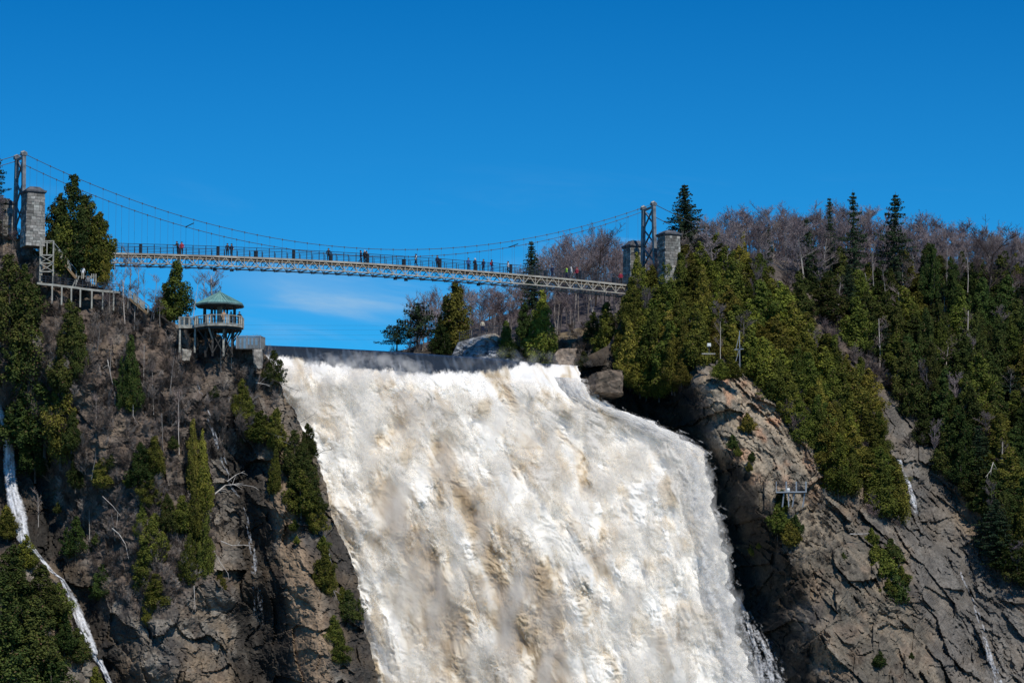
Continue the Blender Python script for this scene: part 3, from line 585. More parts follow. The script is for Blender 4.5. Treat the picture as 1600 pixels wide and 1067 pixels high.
# ------------------------------------------------------------------ thin side falls and trickles
def thin_fall(name, pts, Yf, off, label, dense, seed, spread=0.0):
    """ribbon of falling water: centre line (column, row, width in photo pixels) laid just off the rock"""
    p = np.array(pts, float); n = 260; t = np.linspace(0, 1, n); L = np.r_[0, np.cumsum(np.hypot(*np.diff(p[:, :2], axis=0).T))]; L /= L[-1]
    cx = np.interp(t, L, p[:, 0]) + 1.6 * perlin(t * 9, .3, .3, seed); cy = np.interp(t, L, p[:, 1]); wd = np.interp(t, L, p[:, 2]) * (1 + .25 * perlin(t * 14, .5, .3, seed + 1))
    nc = 26; s_ = np.linspace(-.5, .5, nc)[None, :]; px = cx[:, None] + s_ * wd[:, None]; py = cy[:, None] + 0 * s_
    A = s_ * wd[:, None] / 10; B = t[:, None] * (p[-1, 1] - p[0, 1]) / 10.
    d = .5 * np.abs(perlin(A / .6, B / 1.2, .2, seed + 2)) + .25 * np.abs(perlin(A / .25, B / .35, .2, seed + 3)) + (.25 - s_ ** 2) * 1.6 * (wd[:, None] / 20)
    Y = Yf(cx, cy)[:, None] - off - d
    P = W(px, py, Y); w1 = perlin(A / .35, B / 1.6, .4, seed + 4) + .5 * perlin(A / .18, B / .4, .4, seed + 5)
    c = np.array([.74, .75, .77]) * (1 - .35 * sstep(-w1, 0, .7))[..., None]
    al = sstep(.5 - np.abs(s_), 0, .22) * dense + .55 * w1 * (1 - dense * .5) - .25 * (1 - dense); al = al * sstep(t, 0, .04)[:, None] * (1 if dense > .75 else sstep(1 - t, 0, .3)[:, None])
    c4 = np.repeat(np.clip(al, 0, 1).reshape(-1, 1), 3, 1)
    me = mesh_np(name, P.reshape(-1, 3), grid_faces(n, nc, True), (M_thin,), {'tint': np.clip(c, 0, .9).reshape(-1, 3), 'cover': c4}, smooth=True)
    tag(put(name, me), label, None, None, 'structure')
def thin_mat():
    m = bpy.data.materials.new('thin_water'); m.use_nodes = True; t = m.node_tree; b = t.nodes['Principled BSDF']; b.inputs['Roughness'].default_value = .9; b.inputs['Specular IOR Level'].default_value = .1
    a = N(t, 'ShaderNodeAttribute', attribute_name='tint'); f = N(t, 'ShaderNodeAttribute', attribute_name='cover'); t.links.new(a.outputs['Color'], b.inputs['Base Color'])
    tc = N(t, 'ShaderNodeTexCoord'); no = N(t, 'ShaderNodeTexNoise'); no.inputs['Scale'].default_value = 3.2; no.inputs['Detail'].default_value = 5; t.links.new(tc.outputs['Object'], no.inputs['Vector'])
    ad = N(t, 'ShaderNodeMath', operation='MULTIPLY_ADD'); t.links.new(no.outputs[0], ad.inputs[0]); ad.inputs[1].default_value = 1.3
    sb = N(t, 'ShaderNodeMath', operation='SUBTRACT'); t.links.new(f.outputs['Fac'], sb.inputs[0]); sb.inputs[1].default_value = .65; t.links.new(sb.outputs[0], ad.inputs[2])
    cl = N(t, 'ShaderNodeClamp'); t.links.new(ad.outputs[0], cl.inputs[0])
    lt = N(t, 'ShaderNodeMath', operation='MULTIPLY'); t.links.new(cl.outputs[0], lt.inputs[0]); mrr = N(t, 'ShaderNodeMapRange'); mrr.inputs['From Max'].default_value = .15; t.links.new(f.outputs['Fac'], mrr.inputs['Value']); t.links.new(mrr.outputs[0], lt.inputs[1])
    t.links.new(lt.outputs[0], b.inputs['Alpha']); return m
M_thin = thin_mat(); M_burst = thin_mat()
def _soft(m):
    t = m.node_tree; b = t.nodes['Principled BSDF']; al = b.inputs['Alpha'].links[0].from_socket; col = b.inputs['Base Color'].links[0].from_socket
    t.links.remove(b.inputs['Alpha'].links[0]); b.inputs['Alpha'].default_value = 1
    tr = N(t, 'ShaderNodeBsdfTranslucent'); t.links.new(col, tr.inputs['Color']); m1 = N(t, 'ShaderNodeMixShader'); m1.inputs[0].default_value = .5; t.links.new(b.outputs[0], m1.inputs[1]); t.links.new(tr.outputs[0], m1.inputs[2])
    tp = N(t, 'ShaderNodeBsdfTransparent'); m2 = N(t, 'ShaderNodeMixShader'); t.links.new(al, m2.inputs[0]); t.links.new(tp.outputs[0], m2.inputs[1]); t.links.new(m1.outputs[0], m2.inputs[2]); t.links.new(m2.outputs[0], t.nodes['Material Output'].inputs['Surface']); m.name = 'burst_foam'
_soft(M_burst)

def build_clumps():
    """bursts of foam thrown clear of the sheet: two broken layers in front of it"""
    for k in range(2):
        NR, NC = 400, 400; u = np.linspace(.012, .975, NC)[None, :] + np.zeros((NR, 1)); v = (np.linspace(.05, 1, NR) ** 1.05)[:, None] + np.zeros((1, NC)); px, py, Y, drop = fall_frame(u, v)
        B = drop; A = W(px, py, Y)[..., 0] - .30 * B; s_ = 9.7 * k; WA = A + 1.1 * perlin(A / 3, B / 4, s_, 851) + .5 * perlin(A / 1.2, B / 1.5, s_, 852); WB = B + 1.1 * perlin(A / 3, B / 4, s_ + 4, 853)
        w = fbm(WA / 3.2, WB / 4.6, s_, 6, 860 + k, .54); crisp = sstep(fbm(A / 4.5, B / 6, 3.1, 3, 522), -.3, .45)
        fl_ = fbm(u * 55 / 1.5 + .6 * perlin(A / 2, B / 4, s_, 871), B / 10, s_ + 1, 5, 870 + k, .6); kk = .4 * sstep(drop, 8, 26); w = w * (1 - kk) + fl_ * kk
        sm = np.clip(silt_map(px, py), 0, 1); cov = .5 + 1.3 * (w - .42 + .35 * crisp - .95 * sm) ; cov = np.minimum(cov, 1) * sstep(u, .012, .06) * sstep(.975 - u, 0, .05) * sstep(drop, 1.2, 5)
        th = 1.5 + .9 * k + 1.0 * w + .9 * np.abs(perlin(WA / 1.9, WB / 2.4, s_, 861)) + .42 * np.abs(perlin(WA / .9, WB / 1.1, s_, 862)) + .15 * perlin(WA / .42, WB / .5, s_, 863) + .05 * perlin(WA / .2, WB / .24, s_, 864)
        P = W(px, py, Y - th * sstep(drop, .5, 5)); q = fbm(WA / 4, WB / 9, s_ + 2, 3, 866); c = np.array([.93, .895, .83]) + (np.array([.74, .61, .43]) - np.array([.93, .895, .83])) * np.clip(sstep(q, .05, .6) * .7 + sm * .9 * sstep(q + .4, 0, .5), 0, 1)[..., None]
        me = mesh_np('foam_bursts', P.reshape(-1, 3), grid_faces(NR, NC, True), (M_burst,), {'tint': c.reshape(-1, 3), 'cover': np.repeat(np.clip(cov, 0, 1).reshape(-1, 1), 3, 1)}, smooth=True)
        tag(put('foam_bursts', me), 'bursts of white foam thrown clear of the falling sheet', None, None, 'stuff')
def build_fringe():
    """torn outer edge of the fall: sheets of spray with a broken cover that thins outwards"""
    for k in range(4):
        NR, NC = 420, 46; u = np.linspace(.90, 1.012 + .008 * k, NC)[None, :] + np.zeros((NR, 1)); v = np.linspace(.03, 1, NR)[:, None] + np.zeros((1, NC)); px, py, Y, drop = fall_frame(u, v)
        e = (u - .90) / (.112 + .008 * k); A = u * 60; B = drop
        px = px + sstep(e, .2, 1) * (9 * perlin(B / 2.6, .3 + k, .2, 820) + 6 * perlin(B / .9, .3, k * .7, 821) + 4 * perlin(B / .35, .3, k * .7, 822)); Y = Y - 1.2 * sstep(e, 0, .4) - .7 * k * sstep(e, 0, .4) - .5 * perlin(A / .8, B / 1.2, k * 3.3, 823) - .25 * perlin(A / .3, B / .4, k * 3.3, 824)
        w = fbm(A / 1.3, B / 1.5, k * 5.1, 5, 830 + k, .6); cov = 1.15 - 1.25 * e + .75 * w - .12 * k; cov = cov * sstep(e, 0, .12)
        P = W(px, py, Y); c = np.repeat(np.array([[.88, .87, .85]]), NR * NC, 0)
        me = mesh_np('spray_fringe', P.reshape(-1, 3), grid_faces(NR, NC, True), (M_burst,), {'tint': c, 'cover': np.repeat(np.clip(cov, 0, 1).reshape(-1, 1), 3, 1)}, smooth=True)
        tag(put('spray_fringe', me), 'torn white spray along the right edge of the big waterfall', None, None, 'stuff')
build_fringe(); build_clumps()
thin_fall('side_waterfall', [(-6, 622, 12), (4, 650, 14), (12, 700, 15), (18, 760, 19), (30, 810, 27), (38, 845, 24), (60, 868, 10), (84, 895, 8), (98, 905, 9), (112, 935, 15), (130, 980, 21), (148, 1020, 15), (165, 1050, 11), (178, 1080, 11), (215, 1230, 18)], YL, 1.6, 'narrow white waterfall running down a gully at the far left', .8, 900)
thin_fall('trickle', [(306, 596, 5), (318, 625, 6), (330, 660, 7), (342, 700, 9), (352, 735, 10), (366, 765, 9), (382, 790, 7), (390, 830, 8), (398, 880, 13), (404, 940, 20), (408, 1000, 24)], YL, 1.2, 'thin white trickle down the dark wet rock beneath the lookout', .27, 930)
thin_fall('trickle', [(498, 778, 4), (503, 805, 4), (512, 850, 3), (520, 900, 3)], YL, 1.0, 'short thread of water on the dark rock beside the left edge of the waterfall', .5, 940)
thin_fall('trickle', [(1402, 715, 8), (1412, 740, 12), (1424, 775, 14), (1436, 812, 9)], YR, 1.0, 'whitish streak of water on the pale gully rock between the cedar slopes', .6, 950)
thin_fall('trickle', [(1500, 890, 4), (1520, 940, 10), (1540, 1000, 14), (1560, 1067, 16), (1590, 1150, 14)], YR, 1.0, 'faint broad trickle down the rock at the lower right', .3, 960)
for k, pts in enumerate((((1152, 930, 10), (1172, 975, 40), (1190, 1020, 62), (1205, 1067, 84), (1222, 1140, 100)), ((1150, 928, 7), (1168, 965, 10), (1180, 1010, 10), (1190, 1067, 14), (1200, 1130, 16)), ((1166, 985, 8), (1190, 1000, 6), (1200, 1030, 8), (1209, 1075, 9), (1220, 1140, 12)))):
    thin_fall('trickle', pts, YR, 4.0, ('thin veil of water spreading over black rock at the lower right edge of the waterfall', 'loose strand of water leaving the right edge of the waterfall', 'strand of water breaking over dark rock right of the waterfall', 'outermost thin strand of water at the foot of the wet black rock')[k], (.32, .55, .5, .42)[k], 970 + 10 * k)
# ------------------------------------------------------------------ suspension footbridge
BA = V(29, 394.6, 450.0); BB = V(1014, 450.5, 495.0)          # deck centre at the two towers
BV = (BB - BA); BLEN = Vector((BV.x, BV.y, 0)).length; BX = Vector((BV.x, BV.y, 0)).normalized(); BY = Vector((BX.y, -BX.x, 0))   # BY points to the near side
def bp(s, off=0.0, h=0.0):
    """point on the bridge: s metres along, off towards the camera, h above the walking surface"""
    t = s / BLEN; z = BA.z + BV.z * t + 1.25 * 4 * t * (1 - t)
    return Vector((BA.x, BA.y, 0)) + BX * s + BY * off + Vector((0, 0, z + h))
HW = 1.65; PAN = 2.0; NP = int(BLEN / PAN)
bridge = empty('suspension_bridge', bp(0), 'long grey steel suspension footbridge crossing high above the waterfall', 'bridge')
bridge.rotation_euler = (0, 0, 0)
O = bp(0)
def rel(p): return Vector(p) - O
def bstrut(name, p0, p1, w, h, m, parent=bridge): return strut(name, rel(p0), rel(p1), w, h, m, parent)
# deck, in one body of planks and one edge beam each side
dk = MB()
for i in range(NP):
    dk.beam(rel(bp(i * PAN, 0, -.06)), rel(bp((i + 1) * PAN - .03, 0, -.06)), 2 * HW - .5, .1, (0, 0, 1))
dk.build('deck', M_deck, bridge)
for sd in (1, -1):
    e = MB(); lo = MB()
    for i in range(NP):
        e.beam(rel(bp(i * PAN, sd * HW, -.20)), rel(bp((i + 1) * PAN, sd * HW, -.20)), .2, .26)
        lo.beam(rel(bp(i * PAN, sd * HW, -1.55)), rel(bp((i + 1) * PAN, sd * HW, -1.55)), .18, .16)
    e.build('top_chord', M_steel, bridge); lo.build('bottom_chord', M_steel, bridge)
    cab = MB(); pts = []
    zA, zB = V(36 if sd > 0 else 19, 243 if sd > 0 else 249, 450).z, V(1022 if sd > 0 else 1005, 321 if sd > 0 else 328, 495).z
    def cz(s):
        t = s / BLEN; return zA + (zB - zA) * t - 10.35 * 4 * t * (1 - t)
    nseg = 60
    for i in range(nseg + 1):
        s = BLEN * i / nseg; p = bp(s, sd * HW); p.z = cz(s); pts.append(rel(p))
    cab.tube(pts, .045, 6); cab.build('main_cable', M_cable, bridge)
    for s0, s1, drop in ((0, -26, -9.5), (BLEN, BLEN + 24, -9)):      # backstays running down to the anchorages
        b = MB(); p0 = bp(s0, sd * HW); p0.z = cz(s0); p1 = bp(s1, sd * HW); p1.z = p0.z + drop; b.tube([rel(p0), rel(p1)], .055, 6); b.build('backstay', M_cable, bridge)
    for i in range(1, NP):
        s = i * PAN; top = bp(s, sd * HW); top.z = cz(s)
        if top.z > bp(s).z + 1.2: bstrut('hanger', bp(s, sd * HW, -.1), top, .024, .024, M_cable)
        bstrut('clamp', top - Vector((0, 0, .14)), top + Vector((0, 0, .12)), .13, .13, M_cable)
    for i in range(NP):
        s = i * PAN
        bstrut('truss_vertical', bp(s, sd * (HW + .012), -1.5), bp(s, sd * (HW + .012), -.3), .09, .09, M_steel)
        bstrut('truss_diagonal', bp(s, sd * (HW - .012), -1.5), bp(s + PAN * .5, sd * (HW - .012), -.3), .085, .085, M_steel)
        bstrut('truss_diagonal', bp(s + PAN, sd * (HW + .03), -1.5), bp(s + PAN * .5, sd * (HW + .03), -.3), .085, .085, M_steel)
    # railing
    for i in range(NP):
        s = i * PAN; key = i % 6
        bstrut('railing_post', bp(s, sd * 1.42, 0), bp(s, sd * 1.42, 1.32), .09, .09, M_steel_dark)
        if sd > 0: bstrut('curb_post', bp(s + PAN / 2, sd * 1.40, 0), bp(s + PAN / 2, sd * 1.40, .72), .07, .07, M_steel_dark)
        if sd > 0 and key == 3:
            b = MB(); c = rel(bp(s, 1.2, .66)); b.box((0, 0, 0), (.42, .28, 1.32), math.atan2(BX.y, BX.x)); b.build('light_column', M_steel_dark, bridge, loc=c)
        if sd > 0 and key == 0 and i:
            b = MB(); c = rel(bp(s, 1.15, .4)); b.box((0, 0, 0), (.5, .4, .8), math.atan2(BX.y, BX.x)); b.box((0, 0, .44), (.56, .46, .08), math.atan2(BX.y, BX.x)); b.build('litter_bin', M_steel_dark, bridge, loc=c)
    for h, w in ((1.34, .075), (1.1, .028), (.88, .028), (.66, .045), (.44, .028), (.22, .028)):
        r = MB()
        for i in range(NP): r.beam(rel(bp(i * PAN, sd * 1.42, h)), rel(bp((i + 1) * PAN, sd * 1.42, h)), w)
        r.build('rail', M_steel_dark, bridge)
for i in range(NP):       # floor beams and bottom bracing between the two trusses
    s = i * PAN
    bstrut('cross_beam', bp(s, -HW, -1.62), bp(s, HW, -1.62), .12, .14, M_tower)
    if i % 2 == 0: bstrut('sway_brace', bp(s, -HW + .05, -1.5), bp(s, HW - .05, -.3), .07, .07, M_tower)
    else: bstrut('sway_brace', bp(s, HW - .05, -1.5), bp(s, -HW + .05, -.3), .07, .07, M_tower)
    bstrut('lateral_brace', bp(s, -HW, -1.74), bp(s + PAN, HW, -1.74), .06, .06, M_tower)
for s in (26.0, 79.0):    # link bar between the two cables, where they turn
    pa, pb = bp(s, HW), bp(s, -HW); pa.z = cz(s) + .1; pb.z = cz(s) + .02; bstrut('cable_spreader', pa, pb, .1, .1, M_steel_dark)
for s, o_ in ((30, 0), (32.5, .4), (59, .2), (61, -.3), (73, .1)):
    b = MB(); b.box((0, 0, 0), (.55, .4, .35)); b.box((0, 0, .2), (.08, .08, .25)); b.build('floodlight', M_steel_dark, bridge, loc=rel(bp(s, o_, -1.98)))
# towers
def tower(s, rows, Yt, foot):
    t = bpy.data.objects.new('tower', None); link(t, bridge); t.location = rel(bp(s))
    oo = bp(s); legs = {}
    for sd in (1, -1):
        top = bp(s, sd * HW); top.z = V(0, rows[0 if sd > 0 else 1], Yt - sd * HW * .9).z
        bot = bp(s, sd * (HW + .55), foot); legs[sd] = (top, bot)
        m = MB(); a, b = top - oo, bot - oo; m.beam(b, a, .62, .5, BX); m.beam(b + BY * .0 + Vector((0, 0, .0)), b + Vector((0, 0, .6)), 1.0, .9, BX); m.build('tower_leg', M_tower, t)
        m = MB(); m.box((0, 0, 0), (.85, .8, .35), math.atan2(BX.y, BX.x)); m.tube([Vector((0, 0, .2)) - BX * .45, Vector((0, 0, .34)), Vector((0, 0, .2)) + BX * .45], [.16, .26, .16], 8); m.build('cable_saddle', M_tower, t, loc=a + Vector((0, 0, .15)))
    def at(sd, f): return legs[sd][0].lerp(legs[sd][1], f) - oo
    for k in range(4):
        f0, f1 = .02 + k * .225, .02 + (k + 1) * .225
        strut('cross_brace', at(1, f0), at(-1, f1), .22, .16, M_tower, t); strut('cross_brace', at(-1, f0) + BX * .18, at(1, f1) + BX * .18, .22, .16, M_tower, t)
    strut('cap_beam', at(1, .012), at(-1, .012), .3, .3, M_tower, t)
    return t
tower(0, (243, 249), 450, -1.0); tower(BLEN, (321, 328), 495, -.5)

# ------------------------------------------------------------------ stone pillars at both ends
M_stone_obj = attr_mat('pillar_stone', 'tint', rough=.95, spec=.15, noise=(3.0, .25, .5))
def pillar(px, ptop, Y, hgt, wid, label, seed, cap_h=.8):
    rs = random.Random(seed); c = V(px, ptop, Y); root = empty('stone_pillar', c - Vector((0, 0, hgt)), label, 'pillar', 'stone bridge pillars'); rz = math.atan2(BX.y, BX.x)
    verts, faces, cols = [], [], []
    def blk(c0, sz, col):
        m = MB(); m.box(c0, sz); b = len(verts); verts.extend(m.v); faces.extend(tuple(i + b for i in f) for f in m.f); cols.extend([col] * 8)
    z = 0.0; Hb = hgt - cap_h; ch = .42; stain = [rs.uniform(.55, 1.1) for _ in range(40)]
    n = int(Hb / ch)
    for i in range(n):
        tp = 1 - .10 * i / n; hw = wid / 2 * tp; z = i * ch
        blk((0, 0, z + ch / 2), (2 * hw - .12, 2 * hw - .12, ch), (.20, .19, .17))     # mortar core
        for side in range(4):
            x = -hw; 
            while x < hw - .05:
                L = min(rs.choice((.5, .65, .8, .95)), hw - x); 
                if hw - x - L < .2: L = hw - x
                pr = rs.uniform(.03, .10); g = rs.choice((rs.uniform(.26, .36), rs.uniform(.34, .46), rs.uniform(.16, .26))) * (stain[int((x + hw) / hw * 4) + side * 9] if i > n * .35 else 1.05); w = rs.uniform(.9, 1.08)
                cx, cy = x + L / 2, -hw + .06 - pr / 2; m4 = Matrix.Rotation(side * math.pi / 2, 3, 'Z'); cc = m4 @ Vector((cx, cy, 0)); sz = (L - .035, .12 + pr, ch - .035) if side % 2 == 0 else (.12 + pr, L - .035, ch - .035)
                blk((cc.x, cc.y, z + ch / 2), sz, (g * 1.0, g * .97 * w ** .3, g * .88 * w ** .3)); x += L
    me = bpy.data.meshes.new('stonework'); me.from_pydata(verts, [], faces); me.materials.append(M_stone_obj); at = me.attributes.new('tint', 'FLOAT_COLOR', 'POINT'); at.data.foreach_set('color', np.c_[np.array(cols), np.ones(len(cols))].astype(np.float32).ravel())
    o = put('stonework', me, root); o['kind'] = 'stuff'
    hw = wid / 2 * .9; m = MB(); z0 = n * ch
    m.prism([(-hw * 1.06, -hw * 1.06), (hw * 1.06, -hw * 1.06), (hw * 1.06, hw * 1.06), (-hw * 1.06, hw * 1.06)], z0, z0 + .22, [(-hw * 1.22, -hw * 1.22), (hw * 1.22, -hw * 1.22), (hw * 1.22, hw * 1.22), (-hw * 1.22, hw * 1.22)])
    m.prism([(-hw * 1.22, -hw * 1.22), (hw * 1.22, -hw * 1.22), (hw * 1.22, hw * 1.22), (-hw * 1.22, hw * 1.22)], z0 + .22, z0 + .45)
    m.prism([(-hw * 1.1, -hw * 1.1), (hw * 1.1, -hw * 1.1), (hw * 1.1, hw * 1.1), (-hw * 1.1, hw * 1.1)], z0 + .45, hgt, [(-hw * .55, -hw * .55), (hw * .55, -hw * .55), (hw * .55, hw * .55), (-hw * .55, hw * .55)])
    m.build('capstone', M_cap, root); root.rotation_euler = (0, 0, rz); return root
pillar(52.5, 293, 445.5, 8.6, 2.75, 'weathered stone pillar standing right of the left bridge tower', 1)
pillar(4, 311, 455, 8.6, 2.75, 'darker stone pillar left of the left bridge tower, cut by the picture edge', 2)
pillar(991, 377, 500, 7.5, 2.8, 'stone pillar just left of the right bridge tower, crossed by its shadow', 3)
pillar(1045, 361, 490.5, 8.5, 2.8, 'stone pillar right of the right bridge tower, half behind a spruce', 4)

# ------------------------------------------------------------------ round lookout pavilion on the left cliff
GC = V(343, 510, 439.0)      # centre of its floor
pav = empty('lookout_pavilion', GC, 'round lookout pavilion with green copper roof on the left clifftop', 'pavilion')
def oct_(r, a0=R(22.5), n=8): return [(r * math.cos(a0 + 2 * math.pi * k / n), r * math.sin(a0 + 2 * math.pi * k / n)) for k in range(n)]
zE, zT = 3.05, 4.85; Re = 3.5; o8 = oct_(Re)
for k in range(8):
    (x0, y0), (x1, y1) = o8[k], o8[(k + 1) % 8]; m = MB()
    mid = [(x0 * .5, y0 * .5, zE + (zT - zE) * .46), (x1 * .5, y1 * .5, zE + (zT - zE) * .46)]
    m.add([(x0, y0, zE), (x1, y1, zE), mid[1], mid[0], (0, 0, zT), (x0, y0, zE - .08), (x1, y1, zE - .08)], [(0, 1, 2, 3), (3, 2, 4), (5, 6, 1, 0)])
    for q in range(1, 6):      # standing seams
        f = q / 6; a = Vector((x0 + (x1 - x0) * f, y0 + (y1 - y0) * f, zE + .02)); t = 1 - 2 * abs(f - .5); b = Vector((a.x * (1 - t), a.y * (1 - t), 0)); b.z = zE + .03 + (zT - zE) * t * .97
        if t < .99 or True: m.beam(a, a.lerp(Vector((0, 0, zT)), t * .96), .05, .07)
    m.beam((x0, y0, zE + .03), (0, 0, zT + .03), .09, .09); m.build('roof_panel', M_copper, pav)
m = MB(); m.prism(oct_(Re + .06), zE - .26, zE - .04); m.build('eaves_band', M_copper_dk, pav)
m = MB(); m.prism(oct_(Re - .12), zE - .34, zE - .27); m.build('ceiling', M_ceil, pav)
m = MB(); m.tube([(0, 0, zT - .05), (0, 0, zT + .12), (0, 0, zT + .25)], [.16, .1, .02], 8); m.build('finial', M_copper, pav)
for x, y in oct_(2.25): m = MB(); m.box((0, 0, (zE - .34) / 2), (.24, .24, zE - .34)); m.build('roof_post', M_wood_dk, pav, loc=(x, y, 0))
m = MB(); m.tube([(0, 0, 0), (0, 0, zE - .35)], .38, 10); m.build('centre_column', M_wood, pav)
Rp = 3.45; p8 = oct_(Rp); m = MB(); m.prism(oct_(Rp + .1), -.30, 0.0); m.build('floor_edge', M_wood, pav)
m = MB(); m.prism(oct_(Rp - .2), -.62, -.31); m.build('floor_joists', M_wood_dk, pav)
M_panel = mat('railing_mesh', (.09, .115, .12), .7, .2, .15, 3)
def rail_bay(parent, a, b, wide=False, hgt=1.25, post=.16, bm=M_wood, panel=M_panel, nb=7):
    """one bay of railing: top rail, bottom rail and thin upright bars"""
    a, b = Vector(a), Vector(b); up = Vector((0, 0, 1))
    strut('top_rail', a + up * hgt, b + up * hgt, .12, .09, bm, parent); strut('bottom_rail', a + up * .12, b + up * .12, .10, .08, bm, parent)
    m = MB()
    for q in range(1, nb + 1): p = a.lerp(b, q / (nb + 1)); m.beam(p + up * .13, p + up * (hgt - .04), .06 if not wide else .2)
    m.build('railing_bars', bm if wide else panel, parent)
for k in range(8):
    a, b = p8[k], p8[(k + 1) % 8]; m = MB(); m.box((0, 0, .65), (.24, .24, 1.3)); m.build('railing_post', M_wood, pav, loc=(a[0], a[1], 0))
    if k == 3: continue
    rail_bay(pav, (a[0], a[1], 0), (b[0], b[1], 0), nb=7)
    if k in (4, 5, 6, 7):
        for f in (.14, .86): q = Vector((a[0], a[1], 0)).lerp(Vector((b[0], b[1], 0)), f); m = MB(); m.box((0, 0, .62), (.17, .17, 1.2)); m.build('railing_post', M_wood, pav, loc=q)
for k, (x, y) in enumerate(oct_(2.0)):
    zb = -4.4; m = MB(); m.box((0, 0, (zb - .6) / 2), (.26, .26, abs(zb) - .6)); m.build('support_post', M_wood if k == 6 else M_wood_dk, pav, loc=(x, y, 0))
    ex, ey = oct_(3.2)[k]; strut('knee_brace', (x, y, -2.1), (ex, ey, -.5), .16, .16, M_wood if k in (5,) else M_wood_dk, pav)
for k in (4, 5, 6): a, b = oct_(2.0)[k], oct_(2.0)[k + 1]; strut('cross_brace', (a[0], a[1] - .05, -4.0), (b[0], b[1] - .05, -1.2), .12, .12, M_wood_dk, pav); strut('cross_brace', (b[0], b[1] - .18, -4.0), (a[0], a[1] - .18, -1.2), .12, .12, M_wood_dk, pav)
# walkway running left off the pavilion
wk = empty('walkway', GC + Vector((-4.6, .6, 0)), 'short railed wooden walkway joining the pavilion from the left', 'walkway')
m = MB(); m.box((.6, 0, -.16), (3.4, 1.8, .30)); m.build('deck', M_wood_dk, wk)
m = MB(); m.box((.6, -.97, -.12), (3.4, .1, .34)); m.build('edge_beam', M_wood, wk)
xs = [-1.0, -.3, .4, 1.35]
for i, x in enumerate(xs):
    w = .5 if i == 3 else .18; m = MB(); m.box((0, 0, .65), (w, .14, 1.32)); m.build('railing_post', M_wood, wk, loc=(x, -.93, 0))
    m = MB(); m.box((0, 0, .65), (.14, .14, 1.32)); m.build('railing_post', M_wood, wk, loc=(x, .93, 0))
    if i < 3: rail_bay(wk, (x, -.93, 0), (xs[i + 1], -.93, 0), nb=5); rail_bay(wk, (x, .93, 0), (xs[i + 1], .93, 0), nb=5)
for x in (-.9, 1.2): m = MB(); m.box((0, 0, -2.0), (.24, .24, 3.4)); m.build('support_post', M_wood, wk, loc=(x, -.7, 0)); m = MB(); m.box((0, 0, -2.0), (.2, .2, 3.4)); m.build('support_post', M_wood_dk, wk, loc=(x, .7, 0))
# fenced platform on the brow of the rock
pf = empty('viewing_platform', V(389, 546, 438.5), 'small grey slatted platform on the rock brow beside the pavilion', 'platform')
fw, fd, fh = 3.3, 2.2, 1.75
m = MB(); m.box((0, 0, -.06), (fw + .2, fd + .2, .14)); m.build('floor', M_wood_dk, pf)
def slat_run(a, b, n, mt):
    a, b = Vector(a), Vector(b)
    for q in range(n): p = a.lerp(b, (q + .5) / n); strut('slat', p, p + Vector((0, 0, fh - .06)), .11, .04, mt, pf)
    strut('top_rail', a + Vector((0, -.04, fh)), b + Vector((0, -.04, fh)), .1, .1, M_galv, pf)
M_slat = mat('grey_slats', (.17, .19, .20), .8, 0, .2, 2)
slat_run((-fw / 2, -fd / 2, 0), (fw / 2, -fd / 2, 0), 22, M_slat); slat_run((fw / 2, -fd / 2 + .02, 0), (fw / 2 + .5, fd / 2, 0), 12, M_slat); slat_run((-fw / 2, fd / 2, 0), (fw / 2 + .45, fd / 2, 0), 18, M_slat); slat_run((-fw / 2, -fd / 2 + .02, 0), (-fw / 2, fd / 2, 0), 12, M_slat)
for x in (-fw / 2, -.2, fw / 2): m = MB(); m.box((0, 0, fh / 2 + .03), (.12, .12, fh + .1)); m.build('corner_post', M_galv, pf, loc=(x, -fd / 2 - .09, 0))

# ------------------------------------------------------------------ stair tower, stairs and boardwalk at upper left
YS = 444.0; mpp = YS / FPX / CT
st = empty('stair_tower', V(74, 432, YS), 'pale timber stair tower with crossed braces at upper left', 'stair tower')
tw, td, th_ = 1.85, 1.6, 2.9; tt = 5.0
for x in (-tw / 2, tw / 2):
    for y in (-td / 2, td / 2): m = MB(); m.box((0, 0, tt / 2 - .6), (.2, .2, tt + 1.2)); m.build('corner_post', M_wood, st, loc=(x, y, 0))
for z in (.55, th_, 1.75): 
    strut('cross_beam', (-tw / 2, -td / 2 - .11, z), (tw / 2, -td / 2 - .11, z), .2, .16, M_wood, st)
strut('cross_beam', (-tw / 2, -td / 2, tt - .05), (tw / 2, -td / 2, tt - .05), .14, .12, M_wood, st); strut('cross_beam', (-tw / 2, td / 2, tt - .05), (tw / 2, td / 2, tt - .05), .14, .12, M_wood, st)
strut('mid_post', (0, -td / 2, th_), (0, -td / 2, tt), .12, .12, M_wood, st)
for z0, z1 in ((.6, 1.7), (1.8, 2.85)):
    strut('cross_brace', (-tw / 2, -td / 2 - .12, z0), (tw / 2, -td / 2 - .12, z1), .15, .1, M_wood, st); strut('cross_brace', (tw / 2, -td / 2 - .24, z0), (-tw / 2, -td / 2 - .24, z1), .15, .1, M_wood, st)
m = MB(); m.box((0, 0, th_ + .05), (tw + .2, td + .1, .14)); m.build('landing', M_wood_dk, st)
